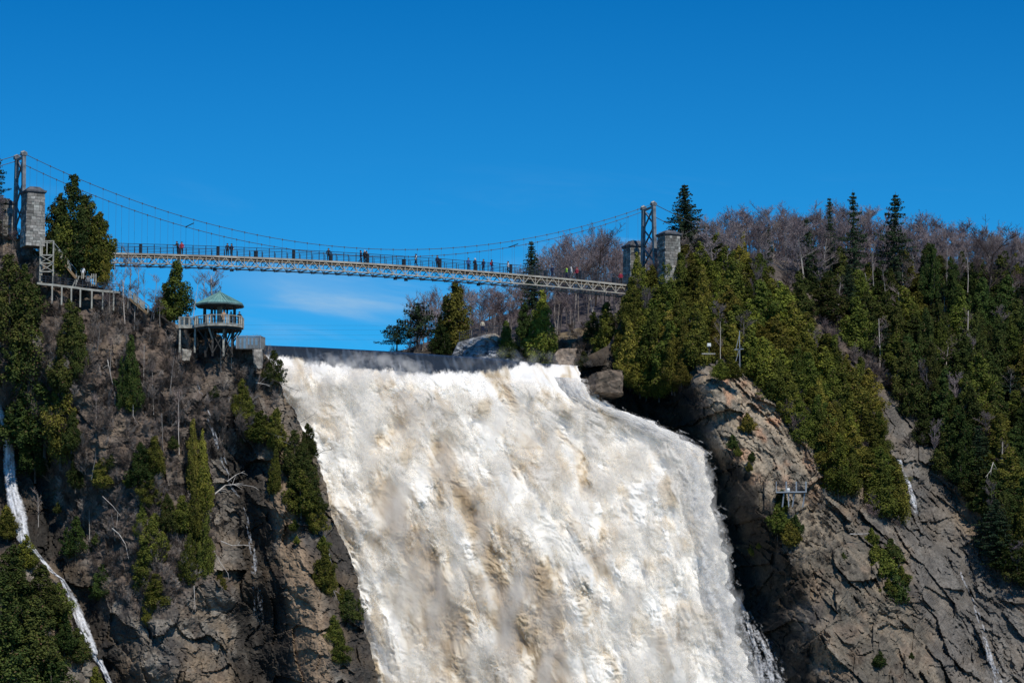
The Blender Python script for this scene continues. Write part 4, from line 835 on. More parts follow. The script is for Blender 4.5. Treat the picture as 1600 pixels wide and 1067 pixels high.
def stairs(p0, p1, label, steps, width=1.4, panels=True):
    """flight from p0 down to p1"""
    p0, p1 = Vector(p0), Vector(p1); root = empty('staircase', p1, label, 'staircase'); a = p0 - p1; b = Vector((0, 0, 0)); back = Vector((0, width, 0)); up = Vector((0, 0, 1))
    for s_ in (0, 1): strut('stringer', a + back * s_, b + back * s_, .12, .34, M_rust, root)
    for i in range(steps):
        p = b.lerp(a, (i + .5) / steps); m = MB(); m.box((0, width / 2, .12), (.34, width, .06)); m.build('tread', M_wood_dk, root, loc=p)
    for s_ in (0, 1):
        strut('handrail', a + back * s_ + up * 1.2, b + back * s_ + up * 1.2, .08, .08, M_galv, root)
        strut('mid_rail', a + back * s_ + up * .75, b + back * s_ + up * .75, .05, .05, M_steel_dark, root)
        for f in (0, .25, .5, .75, 1): q = b.lerp(a, f) + back * s_; strut('baluster', q, q + up * 1.2, .1, .1, M_wood, root)
    if panels:
        for f in (.30, .70):
            q = b.lerp(a, f); d = (a - b).normalized(); m = MB(); w = d * .45; m.add([q - w - Vector((0, .12, -.1)), q + w - Vector((0, .12, -.1)), q + w + Vector((0, -.12, 1.05)), q - w + Vector((0, -.12, 1.05)), q - w - Vector((0, .06, -.1)), q + w - Vector((0, .06, -.1)), q + w + Vector((0, -.06, 1.05)), q - w + Vector((0, -.06, 1.05))], [(0, 1, 2, 3), (7, 6, 5, 4), (0, 4, 5, 1), (1, 5, 6, 2), (2, 6, 7, 3), (3, 7, 4, 0)]); m.build('side_panel', M_wood, root)
    return root
stairs(V(84, 392, YS), V(119, 435, YS), 'steep ochre-edged flight of stairs below the big cedar clump', 18)
stairs(V(203, 467, 441), V(231, 490, 440), 'short ochre flight of stairs among bare trees right of the boardwalk', 10)
ld = empty('stair_landing', V(134, 446, YS + .4), 'railed wooden stair landing where two visitors stand', 'landing')
m = MB(); m.box((0, .7, 0), (3.0, 1.8, .2)); m.build('deck', M_wood_dk, ld)
for x in (-1.45, -1.3, .85, 1.15, 1.45): m = MB(); m.box((0, 0, .75), (.14, .14, 1.75 if x > 0 else 1.4)); m.build('railing_post', M_wood, ld, loc=(x, -.2, 0))
strut('handrail', (-1.45, -.2, 1.25), (1.45, -.2, 1.25), .07, .07, M_wood, ld)
for x0, x1 in ((-1.2, -2.1), (-.9, -1.7), (.75, -.05)): strut('diagonal_prop', (x0, -.3, 1.3), (x1, -.3, -.9), .13, .13, M_wood, ld)
bw = empty('boardwalk', V(68, 449, 442.5), 'long dark-railed boardwalk on timber props across the upper left cliff', 'boardwalk')
P0 = V(62, 446, 442.5); Q = [V(x, y, 442.5) - V(68, 449, 442.5) for x, y in ((58, 443), (88, 446), (120, 450), (150, 454), (188, 457))]
for a, b in zip(Q[:-1], Q[1:]):
    strut('edge_beam', a + Vector((0, -.1, 0)), b + Vector((0, -.1, 0)), .14, .30, M_wood, bw); m = MB(); m.beam(a + Vector((0, .85, .1)), b + Vector((0, .85, .1)), 1.7, .12); m.build('deck', M_wood_dk, bw)
    for h in (1.15, .8, .45): strut('rail', a + Vector((0, 0, h)), b + Vector((0, 0, h)), .05, .05, M_steel_dark, bw)
for k in range(12):
    x = 60 + k * 11.5; y = np.interp(x, [58, 88, 120, 150, 188], [443, 446, 450, 454, 457]); q = V(x, float(y), 442.5) - V(68, 449, 442.5); strut('railing_post', q, q + Vector((0, 0, 1.2)), .08, .08, M_steel_dark, bw)
for x in (82, 97, 112, 126, 144, 161, 178): y = float(np.interp(x, [58, 88, 120, 150, 188], [443, 446, 450, 454, 457])) + 1; q = V(x, y, 442.5) - V(68, 449, 442.5); strut('support_post', q + Vector((0, -.15, 0)), q + Vector((0, -.15, -2.6)), .2, .2, M_wood, bw)

# ------------------------------------------------------------------ steel platform on the right-hand slab
rp = empty('steel_platform', V(1236, 769, 457.5), 'small galvanised steel platform bracketed to the bare right slab', 'platform')
m = MB(); m.box((0, .9, -.05), (4.4, 2.2, .12)); m.build('deck', M_steel_dark, rp); strut('edge_beam', (-2.2, -.25, 0), (2.2, -.25, .06), .16, .2, M_galv, rp)
for x in (-2.15, -.7, .75, 2.15): m = MB(); m.box((0, 0, .75), (.2 if x > -2 else .1, .14, 1.6)); m.build('railing_post', M_galv, rp, loc=(x, -.22, 0))
for z in (1.48, 1.1, .75, .4): strut('rail', (-2.15, -.2, z), (2.15, -.2, z), .05, .05, M_steel_dark, rp)
m = MB()
for q in range(22): m.beam((-2.1 + q * .2, -.19, .1), (-2.1 + q * .2, -.19, 1.45), .025)
m.build('railing_bars', M_steel_dark, rp)
m = MB(); m.tube([(-.45, 0, .1), (-.45, 0, .35), (-.45, 0, .6), (-.45, 0, .62)], [.26, .34, .26, .05], 10); m.build('white_drum', M_white, rp)
for x, dx in ((-1.0, -.25), (-.35, 0), (.5, -.3), (2.0, -.3)): strut('leg', (x, .1, 0), (x + dx, .2, -2.1), .17, .17, M_galv, rp)

# ------------------------------------------------------------------ pole, camera box, power lines, fenced rock
pl = empty('utility_pole', V(1156, 580, 470.5), 'thin white lattice pole standing on the cliff edge among cedars', 'pole')
strut('mast', (0, 0, 0), (.05, 0, 6.1), .14, .14, M_galv, pl, True); strut('stay', (-.1, 0, 3.2), (-.75, 0, .9), .07, .07, M_galv, pl); strut('stay', (.0, 0, 5.6), (-.55, 0, 3.3), .07, .07, M_galv, pl)
strut('crossarm', (-.8, 0, 3.25), (.6, 0, 3.35), .12, .12, M_galv, pl); strut('bracket', (-.45, -.1, 3.0), (.35, -.1, 3.7), .12, .1, M_steel_dark, pl)
fb = empty('floodlight', V(1108, 553, 469.5), 'white floodlight on a timber stand among the cedars', 'floodlight')
m = MB(); m.box((0, 0, 1.35), (.55, .4, .5)); m.box((0, -.22, 1.35), (.4, .08, .36)); m.build('lamp_head', M_white, fb); strut('post', (0, 0, 0), (0, 0, 1.1), .1, .1, M_steel_dark, fb); m = MB(); m.box((-.1, 0, 0), (2.0, .8, .16)); m.build('timber_stand', M_wood, fb)
M_line = mat('line_wire', (.05, .06, .08), .6, 0, .1, 1)
for k, y in enumerate((504, 511, 519, 526)):
    m = MB(); a, b = V(-200, y - 10, 900), V(840, y + 3, 900); pts = []
    for i in range(30): t = i / 29; p = a.lerp(b, t); p.z -= 4 * t * (1 - t) * 1.2; pts.append(p - a)
    m.tube(pts, .014, 4); o = m.build('power_line', M_line, None, loc=a); tag(o, ('topmost', 'second from top', 'third from top', 'lowest')[k] + ' of four faint power lines in the sky above the lip', 'power line', 'distant power lines')
# masonry bluff with a railing on the far bank
bl = MB(); ro = RBF([(700, 560, 495), (720, 520, 495), (760, 515, 493), (800, 530, 495), (830, 560, 496), (760, 560, 490)], 1e-2)
nr, nc = 60, 110; s_ = np.linspace(0, 1, nc)[None, :]; w_ = np.linspace(0, 1, nr)[:, None]; px = 706 + s_ * 118 + 0 * w_
tp = np.interp(px, [704, 715, 735, 762, 775, 790, 805, 826], [560, 535, 529, 522, 521, 532, 543, 566]); py = tp + (588 - tp) * w_; Y = ro(px, py)
P = W(px, py, Y); x, z = P[..., 0], P[..., 2]; f, idt, ed = facets(x / .55, z / .40, 601, 1.0); f2, i2, _ = facets(x / 1.9, z / 1.5, 603, 1.0); gg = fbm(x / 1.5, z / 1.0, .2, 4, 604)
P = W(px, py, Y - (f * .3 + f2 * .6 + gg * .35) + 1.2 * sstep(.05 - w_, 0, .05) ); top = sstep(.20 - w_, 0, .10) * sstep(px, 752, 765) * (gg > -.3)
c = np.array([.27, .28, .29]) * (.6 + .8 * idt + .5 * gg)[..., None]; c = c + (np.array([.36, .31, .24]) - c) * (top * .85)[..., None]
bk = []
for q in (1, 4, 10): b = P[0].copy(); b[:, 1] += q; bk.append(b)
P2 = np.concatenate([np.stack(bk[::-1], 0), P], 0); c2 = np.concatenate([np.repeat(c[:1], 3, 0), c], 0); org = V(765, 575, 492)
me = mesh_np('masonry_bluff', (P2 - np.array(org)).reshape(-1, 3), grid_faces(nr + 3, nc, True), (M_rock,), {'tint': np.clip(c2, .02, .6).reshape(-1, 3)})
br = empty('masonry_bluff', org, 'blue-grey walled rock bluff topped by a dark railing behind the lip', 'wall'); put('stone_face', me, br)
pts = [V(x, y, 494.5) - org for x, y in ((718, 533), (738, 528), (760, 523), (783, 522), (800, 531), (814, 543))]
for a, b in zip(pts[:-1], pts[1:]):
    for h in (1.35, .9, .45, .05): strut('rail', a + Vector((0, 0, h)), b + Vector((0, 0, h)), .07, .07, M_steel_dark, br)
    n = max(2, int((b - a).length / .35))
    for q in range(n): p = a.lerp(b, q / n); strut('railing_post' if q == 0 else 'railing_bar', p, p + Vector((0, 0, 1.38)), .12 if q == 0 else .04, .12 if q == 0 else .04, M_steel_dark, br)

# boulder at the upper right edge of the fall and a block under the lookout
def boulder(px, py, Y, size, label, seed, col, name='boulder'):
    rs = np.random.RandomState(seed); import bmesh
    bm = bmesh.new(); bmesh.ops.create_icosphere(bm, subdivisions=5, radius=1.0); v = np.array([q.co[:] for q in bm.verts]); fs = np.array([[q.index for q in f.verts] for f in bm.faces]); bm.free()
    for k in range(15):                       # cut flat faces
        n = np.eye(3)[k % 3] * (1 if k < 3 else -1) + rs.normal(0, .16, 3) if k < 6 else rs.normal(size=3); n /= np.linalg.norm(n); dd = rs.uniform(.56, .64) if k < 6 else rs.uniform(.72, .92); over = v @ n - dd; v = v - np.outer(np.maximum(over, 0), n)
    v += (.05 * fbm(v[:, 0] * 3, v[:, 1] * 3, v[:, 2] * 3 + seed, 4, seed) + .10 * facets(v[:, 0] * 3 + v[:, 1], v[:, 2] * 3, seed)[0])[:, None] * v; v *= np.array(size) * 1.25; 
    n = fbm(v[:, 0] * 1.2, v[:, 1] * 1.2, v[:, 2] * 1.2, 4, seed + 1); c = np.array(col) * (1 + .7 * n)[:, None]
    me = mesh_np(name, v, fs, (M_rock,), {'tint': np.clip(c, .01, .6)}); return tag(put(name, me, None, V(px, py, Y)), label, 'boulder')
boulder(947, 600, 474, (3.1, 2.6, 2.3), 'large square brown boulder at the upper right edge of the waterfall', 3, (.15, .115, .085))
boulder(291, 556, 437.5, (.75, .7, 1.0), 'pale rounded rock left of the hollow beneath the walkway', 8, (.36, .32, .26))
boulder(884, 560, 488, (2.0, 1.6, 1.9), 'lumpy pile-like rock below the grassy brow on the far bank', 9, (.26, .20, .15))
boulder(403, 560, 437.0, (.8, .9, 1.6), 'pale slab of rock under the corner of the slatted platform', 12, (.30, .27, .23))

# ------------------------------------------------------------------ people
def cloth(name, c): return mat(name, c, .9, 0, .12, 6)
CL = {k: cloth('cloth_' + k, c) for k, c in dict(navy=(.010, .018, .07), black=(.012, .012, .015), red=(.45, .02, .03), white=(.75, .75, .76), brown=(.09, .055, .035), tan=(.48, .27, .14), neon=(.45, .80, .06), grey=(.18, .19, .2), blue=(.04, .10, .30), maroon=(.36, .02, .05), beige=(.5, .45, .36)).items()}
M_skin = mat('skin', (.42, .26, .19), .7, 0, .1, 4); M_hair = mat('hair', (.03, .02, .015), .8, 0, .2, 8)
def body_mesh(pose, seed):
    """one continuous skinned figure, 1.72 m tall, facing -Y"""
    walk = .16 if pose == 'walk' else 0.0; lean = .22 if pose == 'lean' else 0.0
    J = {'pel': (0, 0, .93), 'wai': (0, -.02 - lean * .2, 1.08), 'che': (0, -.02 - lean * .6, 1.30), 'nck': (0, -.01 - lean * .9, 1.46), 'hd0': (0, -.03 - lean, 1.54), 'hd1': (0, -.04 - lean, 1.66),
         'sL': (.17, -.02 - lean * .7, 1.40), 'eL': (.25, .02 - lean * 1.3 - walk * .4, 1.13), 'wL': (.24, -.14 - lean * 1.9 - walk * .4, .96 + lean * 1.0), 'fL': (.23, -.19 - lean * 2.1 - walk * .4, .88 + lean),
         'sR': (-.17, -.02 - lean * .7, 1.40), 'eR': (-.25, .02 - lean * 1.3 + walk * .4, 1.13), 'wR': (-.24, -.12 - lean * 1.9 + walk * .2, .96 + lean * 1.0), 'fR': (-.23, -.17 - lean * 2.1 + walk * .2, .88 + lean),
         'hL': (.09, 0, .86), 'kL': (.10, -.04 - walk, .48), 'aL': (.10, .02 - walk, .09), 'tL': (.11, -.14 - walk, .04), 'hR': (-.09, 0, .86), 'kR': (-.10, -.03 + walk * .5, .48), 'aR': (-.10, .04 + walk * 1.6, .09 + walk * .3), 'tR': (-.11, -.12 + walk * 1.5, .04)}
    rad = dict(pel=.155, wai=.14, che=.165, nck=.065, hd0=.095, hd1=.10, sL=.075, eL=.055, wL=.04, fL=.045, sR=.075, eR=.055, wR=.04, fR=.045, hL=.10, kL=.07, aL=.05, tL=.04, hR=.10, kR=.07, aR=.05, tR=.04)
    E = [('pel', 'wai'), ('wai', 'che'), ('che', 'nck'), ('nck', 'hd0'), ('hd0', 'hd1'), ('che', 'sL'), ('sL', 'eL'), ('eL', 'wL'), ('wL', 'fL'), ('che', 'sR'), ('sR', 'eR'), ('eR', 'wR'), ('wR', 'fR'), ('pel', 'hL'), ('hL', 'kL'), ('kL', 'aL'), ('aL', 'tL'), ('pel', 'hR'), ('hR', 'kR'), ('kR', 'aR'), ('aR', 'tR')]
    ks = list(J); me = bpy.data.meshes.new('tmp'); me.from_pydata([J[k] for k in ks], [(ks.index(a), ks.index(b)) for a, b in E], []); o = bpy.data.objects.new('tmp', me); link(o)
    o.modifiers.new('s', 'SKIN'); 
    for i, k in enumerate(ks): me.skin_vertices[0].data[i].radius = (rad[k], rad[k] * (.8 if k in ('che', 'wai', 'pel') else 1)); me.skin_vertices[0].data[i].use_root = (k == 'pel')
    sb = o.modifiers.new('u', 'SUBSURF'); sb.levels = 1; sb.render_levels = 1
    dg = bpy.context.evaluated_depsgraph_get(); r = bpy.data.meshes.new_from_object(o.evaluated_get(dg)); bpy.data.objects.remove(o); r.name = 'body'; return r
BODY = {p: body_mesh(p, 0) for p in ('stand', 'walk', 'lean')}
hm = MB(); 
for i in range(5): pass
def hair_mesh():
    import bmesh; bm = bmesh.new(); bmesh.ops.create_uvsphere(bm, u_segments=10, v_segments=7, radius=.118)
    for v in bm.verts:
        v.co.y = v.co.y * 1.1 + .025
        if v.co.y < -.03 and v.co.z < .03: v.co.y = -.03
    me = bpy.data.meshes.new('hair'); bm.to_mesh(me); bm.free(); me.materials.append(M_hair); return me
HAIR = hair_mesh()
def pack_mesh(m_):
    m = MB(); m.prism([(-.15, .10), (.15, .10), (.13, .27), (-.13, .27)], 1.0, 1.42, [(-.13, .10), (.13, .10), (.10, .20), (-.10, .20)]); return m.mesh('backpack', m_)
def person(loc, face, pose, top, legs, label, group, hair=None, pack=None, cap=None, hs=1.0, long_coat=False):
    r = empty('person', loc, label, 'person', group, rz=face); me = BODY[pose].copy(); me.materials.clear()
    for q in (CL[top], CL[legs], M_skin, CL['black']): me.materials.append(q)
    for p in me.polygons:
        c = p.center; z = c.z; lean = -.2 if pose == 'lean' else 0
        p.material_index = 2 if (z > 1.47 or (abs(c.x) > .19 and z < .93 + (.22 if pose == 'lean' else 0) and z > .7)) else (3 if z < .08 else (0 if z > (.55 if long_coat else .90) else 1)); p.use_smooth = True
    r.scale = (1.25, 1.25, 1.10)
    b = put('body', me, r); b.scale = (hs, hs, hs)
    dy = -.22 if pose == 'lean' else 0; h = put('hair', HAIR, r, (0, (-.03 + dy) * hs, 1.655 * hs), scale=(hs, hs, hs))
    if cap: h.name = 'hat'; h.data = HAIR.copy(); h.data.materials.clear(); h.data.materials.append(CL[cap])
    if pack: put('backpack', pack_mesh(CL[pack]), r, scale=(hs, hs, hs))
    return r
def s_at(px):
    """metres along the bridge for a photo column"""
    lo, hi = 0.0, BLEN
    for _ in range(40):
        m_ = (lo + hi) / 2; p = bp(m_, .6); x = 800 + FPX * p.x / (p.y * CT + p.z * ST)
        if x < px: lo = m_
        else: hi = m_
    return lo
BG = 'people walking on the footbridge'; fr = math.atan2(BX.y, BX.x)
crowd = [(277, .9, 'lean', 'black', 'black', 'person in black beside a red-coated one near the left end of the bridge', {}), (283, .8, 'stand', 'red', 'black', 'person in red coat near the left end of the bridge', {}),
 (354, .9, 'stand', 'black', 'black', 'person in black raising a camera left of the pavilion, on the bridge', {}), (361, .8, 'stand', 'navy', 'black', 'person in dark jacket and white top on the bridge above the pavilion', dict(cap='black', pack='white')),
 (512, .9, 'stand', 'black', 'black', 'lone slim figure in black on the bridge above the left of the lip', {}),
 (563, .7, 'walk', 'navy', 'navy', 'leftmost of the dark cluster of people at mid-bridge', {}), (568, 1.0, 'stand', 'black', 'black', 'person in black at the middle of the mid-bridge cluster', dict(cap='white')), (573, .5, 'walk', 'brown', 'black', 'person in brown at the right of the mid-bridge cluster', {}),
 (649, .8, 'walk', 'white', 'navy', 'person in white top walking on the bridge past mid-span', {}),
 (682, .9, 'stand', 'navy', 'black', 'stooping person in navy beside a low bin on the bridge', {}),
 (731, .8, 'stand', 'blue', 'navy', 'person in blue jacket left of the backpacker on the bridge', {}), (741, .9, 'walk', 'navy', 'grey', 'walker with white cap and dark backpack on the bridge', dict(cap='white', pack='black')), (755, .7, 'stand', 'navy', 'navy', 'upright person in navy between two backpackers on the bridge', {}), (767, .9, 'walk', 'navy', 'blue', 'walker carrying a maroon backpack on the bridge', dict(pack='maroon')),
 (793, .8, 'walk', 'white', 'black', 'person in white shirt leaving the row of walkers on the bridge', dict(cap='black')),
 (863, .6, 'stand', 'navy', 'navy', 'person in dark blue left of the neon jacket on the bridge', {}), (884, .9, 'walk', 'neon', 'navy', 'person in neon green jacket on the right part of the bridge', {}), (892, .7, 'walk', 'white', 'grey', 'person in white jacket between the neon and the maroon ones', dict(cap='white')), (900, .9, 'stand', 'maroon', 'black', 'person in maroon jacket on the right part of the bridge', dict(cap='maroon')),
 (969, .8, 'stand', 'maroon', 'black', 'person in dark red near the right end of the bridge', {}), (992, .8, 'stand', 'grey', 'black', 'person in grey at the foot of the right stone pillar', dict(cap='white'))]
for i, (px, off, pose, a, b, lab, kw) in enumerate(crowd):
    s = s_at(px); f = (fr + (math.pi / 2 if i % 2 else -math.pi / 2)) if pose == 'walk' else (R(10) if i % 3 else R(-35)); person(bp(s, off, .0), f, pose, a, b, lab, BG, **kw)
for dx, dy, a, b, lab, kw, pose in ((.8, -2.5, 'tan', 'black', 'person in a long tan coat at the pavilion railing', dict(long_coat=True), 'stand'), (2.85, -1.1, 'black', 'black', 'person in black at the right corner of the pavilion', {}, 'stand'), (-1.0, -1.6, 'navy', 'black', 'light-haired person in navy at the left of the pavilion', dict(cap='beige'), 'stand'), (1.7, -1.2, 'black', 'black', 'person in black just behind the tan coat in the pavilion', {}, 'stand'), (-4.6, 1.0, 'black', 'black', 'person in black crossing the walkway to the pavilion', {}, 'walk')):
    person(GC + Vector((dx, dy, 0)), 0.2, pose, a, b, lab, 'people at the lookout pavilion', **kw)
person(V(129, 437, YS), 2.9, 'stand', 'white', 'beige', 'blond person in pale clothes standing on the stair landing', 'people on the left stairs', cap='tan')
person(V(137, 453, 442.5 + .7) + Vector((0, 0, .1)), .4, 'stand', 'grey', 'black', 'person in grey top and dark trousers on the boardwalk', 'people on the left stairs')
person(V(754, 519, 497.5), .1, 'stand', 'beige', 'navy', 'tiny figure standing behind the railing of the far bluff', None)
# ------------------------------------------------------------------ trees and brush
M_leaf = attr_mat('cedar_foliage', 'tint', rough=.85, spec=.12, transl=.18, hue_var=.5)
M_needle = attr_mat('spruce_needles', 'tint', rough=.85, spec=.12, transl=.08, hue_var=.2)
M_twig = attr_mat('bare_branches', 'tint', rough=.95, spec=.05, hue_var=.22)
def cards(c, nrm, size, rs, asp=.6, jit=.9):
    """one small kite-shaped leaf spray per centre"""
    n = len(c); nn = nrm + rs.normal(0, jit, (n, 3)); nn /= np.linalg.norm(nn, axis=1)[:, None] + 1e-9
    t = np.cross(nn, rs.normal(size=(n, 3))); t /= np.linalg.norm(t, axis=1)[:, None] + 1e-9; b = np.cross(nn, t); s = size[:, None]
    Vv = np.stack([c + t * s, c + b * s * asp, c - t * s * .8, c - b * s * asp], 1).reshape(-1, 3); i = np.arange(n)[:, None] * 4
    return Vv, i + np.arange(4)
def cedar_meshes(seed, H=8.0, Rd=2.0, dense=1.0, pal=0):
    """crown made of many upswept sprays, each a small shell of leaf kites, with dark gaps between them"""
    rs = np.random.RandomState(seed); lead = [(0, 0, 1.0, 1.0)] + [(rs.uniform(-.75, .75) * Rd, rs.uniform(-.75, .75) * Rd, rs.uniform(.5, .85), rs.uniform(.4, .68)) for _ in range(rs.randint(1, 4))]
    C, Nn, S, T = [], [], [], []; sc = H / 8
    for lx, ly, lh, lr in lead:
        nl = int(80 * dense * lh * lr) + 14
        t = (np.arange(nl) + rs.rand(nl)) / nl; t = t ** 1.12 * .97; ang = rs.rand(nl) * 2 * np.pi; ph = rs.rand(2) * 6
        prof = np.clip(1 - t, 0, 1) ** .85 * (.5 + .5 * np.clip(t / .18, 0, 1)) * (1 + .30 * np.sin(ang * 2 + ph[0] + t * 4) + .2 * np.sin(t * 13 + ph[1]))
        rr = Rd * lr * prof * rs.uniform(.45, 1.12, nl); cx = lx * (1 - t * .3) + rr * np.cos(ang); cy = ly * (1 - t * .3) + rr * np.sin(ang); cz = (.04 + .94 * t) * H * lh
        for k in range(nl):
            rl = (.26 + .46 * (1 - t[k])) * rs.uniform(.7, 1.35) * max(.5, lr) * (sc ** .5); m = int(90 * min(1.6, (rl / .5) ** 1.6)) + 16
            dvec = rs.normal(size=(m, 3)); dvec /= np.linalg.norm(dvec, axis=1)[:, None]; dvec[:, 2] = np.where(rs.rand(m) < .6, np.abs(dvec[:, 2]), dvec[:, 2]); rad = rl * (1 - .35 * rs.rand(m) ** 2)
            off = dvec * rad[:, None] * [1, 1, 1.45]; off[:, 0] += np.cos(ang[k]) * off[:, 2] * .25; off[:, 1] += np.sin(ang[k]) * off[:, 2] * .25
            C.append(np.array([cx[k], cy[k], cz[k]]) + off); Nn.append(dvec + [0, 0, .35]); S.append(rs.uniform(.07, .165, m)); T.append(np.clip(rs.rand() * .75 + rs.rand(m) * .3 + .12 * dvec[:, 2], 0, 1))
    C, Nn, S, T = np.concatenate(C), np.concatenate(Nn), np.concatenate(S), np.concatenate(T); Vv, F = cards(C, Nn, S, rs, .62, .55)
    lo, hi = ((np.array([.045, .062, .013]), np.array([.200, .200, .036])), (np.array([.026, .046, .014]), np.array([.095, .112, .026])), (np.array([.075, .088, .016]), np.array([.290, .265, .045])))[pal]
    col = lo + (hi - lo) * (T ** 1.2)[:, None]; br = rs.rand(len(C)) < .04; col[br] = [.14, .09, .05]; col = np.repeat(col, 4, 0)
    crown = mesh_np('crown', Vv, F, (M_leaf,), {'tint': col})
    m = MB(); m.tube([(0, 0, -1.2), (0, 0, H * .3), (lead[0][0], lead[0][1], H * .85)], [.16 * H / 8, .11 * H / 8, .03], 6)
    for lx, ly, lh, lr in lead[1:]: m.tube([(0, 0, H * .04), (lx * .8, ly * .8, H * .2), (lx * .6, ly * .6, H * lh * .8)], [.10, .08, .02], 5)
    return crown, m.mesh('trunk', M_bark)
def spruce_meshes(seed, H=12.0, Rd=2.4, pine=False, sparse=False):
    rs = np.random.RandomState(seed); C, Nn, S, T = [], [], [], []; tr = MB(); tr.tube([(0, 0, -1), (0, 0, H * .5), (0, 0, H)], [.20 * H / 12, .12 * H / 12, .02], 7)
    z = H * (.35 if pine else .10)
    while z < H * .985:
        f = z / H; L = Rd * (min(1, (1 - f) * 1.9) ** .85 + .05) * rs.uniform(.75, 1.15); 
        if sparse: L = Rd * (.22 + .78 * min(1, (1 - f) * 2.1)) * rs.uniform(.55, 1.2)
        nb = rs.randint(5, 8) if not pine else rs.randint(2, 4); a0 = rs.rand() * 6.28
        for b in range(nb):
            if sparse and rs.rand() < .22: continue
            a = a0 + b * 2 * math.pi / nb + rs.uniform(-.3, .3); l = L * rs.uniform(.6, 1.15); ns = max(3, int(l / .22)); droop = rs.uniform(.12, .35) if not pine else rs.uniform(-.15, .08)
            q = np.linspace(.08, 1, ns); px_ = q * l * np.cos(a); py_ = q * l * np.sin(a); pz = z - droop * l * q + .18 * l * q * q
            p0 = Vector((0, 0, z)); p1 = Vector((px_[-1], py_[-1], pz[-1])); tr.tube([p0, p1], [.03, .008], 3, False)
            m = int(ns * (9 if not pine else 16)); k = rs.randint(0, ns, m); wd = .10 + .26 * l * (1 - q[k] * .6) * .5
            C.append(np.stack([px_[k] - np.sin(a) * rs.normal(0, 1, m) * wd * .7, py_[k] + np.cos(a) * rs.normal(0, 1, m) * wd * .7, pz[k] - np.abs(rs.normal(0, .11, m)) + (rs.normal(0, .14, m) if pine else 0)], 1))
            Nn.append(np.tile([math.cos(a) * .4, math.sin(a) * .4, .8], (m, 1))); S.append(rs.uniform(.09, .19, m)); T.append(np.clip(rs.rand() * .5 + rs.rand(m) * .5, 0, 1))
        z += H * rs.uniform(.022, .038) * (1.9 if pine else 1)
    C, Nn, S, T = map(np.concatenate, (C, Nn, S, T)); Vv, F = cards(C, Nn, S, rs, .5, .7)
    lo, hi = np.array([.016, .032, .018]), np.array([.055, .085, .038]); col = np.repeat(lo + (hi - lo) * T[:, None], 4, 0)
    return mesh_np('crown', Vv, F, (M_needle,), {'tint': col}), tr.mesh('trunk', M_bark)
def branch_arrays(segs, n=3):
    """list of (p0, p1, r0, r1) -> prisms"""
    a = np.array([list(s[0]) + list(s[1]) + [s[2], s[3]] for s in segs]); p0, p1, r0, r1 = a[:, :3], a[:, 3:6], a[:, 6:7], a[:, 7:8]; d = p1 - p0; d /= np.linalg.norm(d, axis=1)[:, None] + 1e-9
    x = np.cross(d, [0.31, 0.87, 0.38]); x /= np.linalg.norm(x, axis=1)[:, None]; y = np.cross(d, x); vs = []
    for p, r in ((p0, r0), (p1, r1)):
        for k in range(n): t = 2 * math.pi * k / n; vs.append(p + (x * math.cos(t) + y * math.sin(t)) * r)
    Vv = np.stack(vs, 1).reshape(-1, 3); i = np.arange(len(a))[:, None] * (2 * n); F = np.concatenate([i + [k, (k + 1) % n, n + (k + 1) % n, n + k] for k in range(n)]); return Vv, F
def bare_segs(seed, H=12.0, Rd=3.0, fork=.3, twig=.016, trunk=.16, nb1=11, depth=4, up=.75, clear=.25):
    rs = random.Random(seed); segs = []
    def grow(p, d, L, r, lev):
        n = 3 if lev < 3 else 2; q = p
        for i in range(n):
            d = (d + Vector((rs.uniform(-1, 1), rs.uniform(-1, 1), rs.uniform(-.5, 1) * up)) * (.20 if lev else .05)).normalized(); e = q + d * (L / n); r1 = max(twig * .7, r * (1 - .55 * (i + 1) / n)); r0 = max(twig, r * (1 - .55 * i / n)); segs.append((q, e, r0, r1))
            if lev < depth:
                for _ in range((nb1 if lev == 0 else (6 if lev == 1 else 4)) // n + (1 if rs.random() < .5 else 0)):
                    if lev == 0 and (i == 0 and clear > .2): continue
                    f = rs.random(); s = q.lerp(e, f); a = rs.uniform(0, 6.28); side = Vector((math.cos(a), math.sin(a), 0)); nd = (d * rs.uniform(.5, 1.0) + side * rs.uniform(.5, 1.0) + Vector((0, 0, up * .4))).normalized()
                    grow(s, nd, L * rs.uniform(.38, .62) * (1 if lev else Rd / H * 1.5 + .12), max(twig, r1 * .55), lev + 1)
            q = e
    grow(Vector((0, 0, -.8)), Vector((rs.uniform(-.06, .06), rs.uniform(-.06, .06), 1)).normalized(), H, trunk, 0); return segs
def bare_mesh(name, segs, c_trunk, c_twig, rt=.05, mt=None, H=12.0):
    top = max(q[1].z for q in segs); segs = [(Vector((a.x, a.y, a.z * H / top if a.z > 0 else a.z)), Vector((b.x, b.y, b.z * H / top if b.z > 0 else b.z)), r0, r1) for a, b, r0, r1 in segs]
    Vv, F = branch_arrays(segs); r = np.repeat(np.array([s[2] for s in segs]), 6); t = sstep(r, .02, rt)[:, None]; rs = np.random.RandomState(3); j = np.repeat(rs.uniform(.7, 1.3, len(segs)), 6)[:, None]
    return mesh_np(name, Vv, F, (mt or M_twig,), {'tint': (np.array(c_twig) + (np.array(c_trunk) - np.array(c_twig)) * t) * j})
CED = [cedar_meshes(100 + k, 8, (1.9, 2.3, 1.6, 2.1, 2.5, 1.8, 2.2, 2.0)[k], 1.0, (0, 0, 2, 0, 1, 2, 0, 1)[k]) for k in range(8)]
BUSHM = [cedar_meshes(130 + k, 3, 1.3, .6, (0, 1, 2)[k]) for k in range(3)]
SPR = [spruce_meshes(150), spruce_meshes(151, 12, 1.9), spruce_meshes(152, 12, 1.5, sparse=True), spruce_meshes(153, 12, 2.1, sparse=True)]
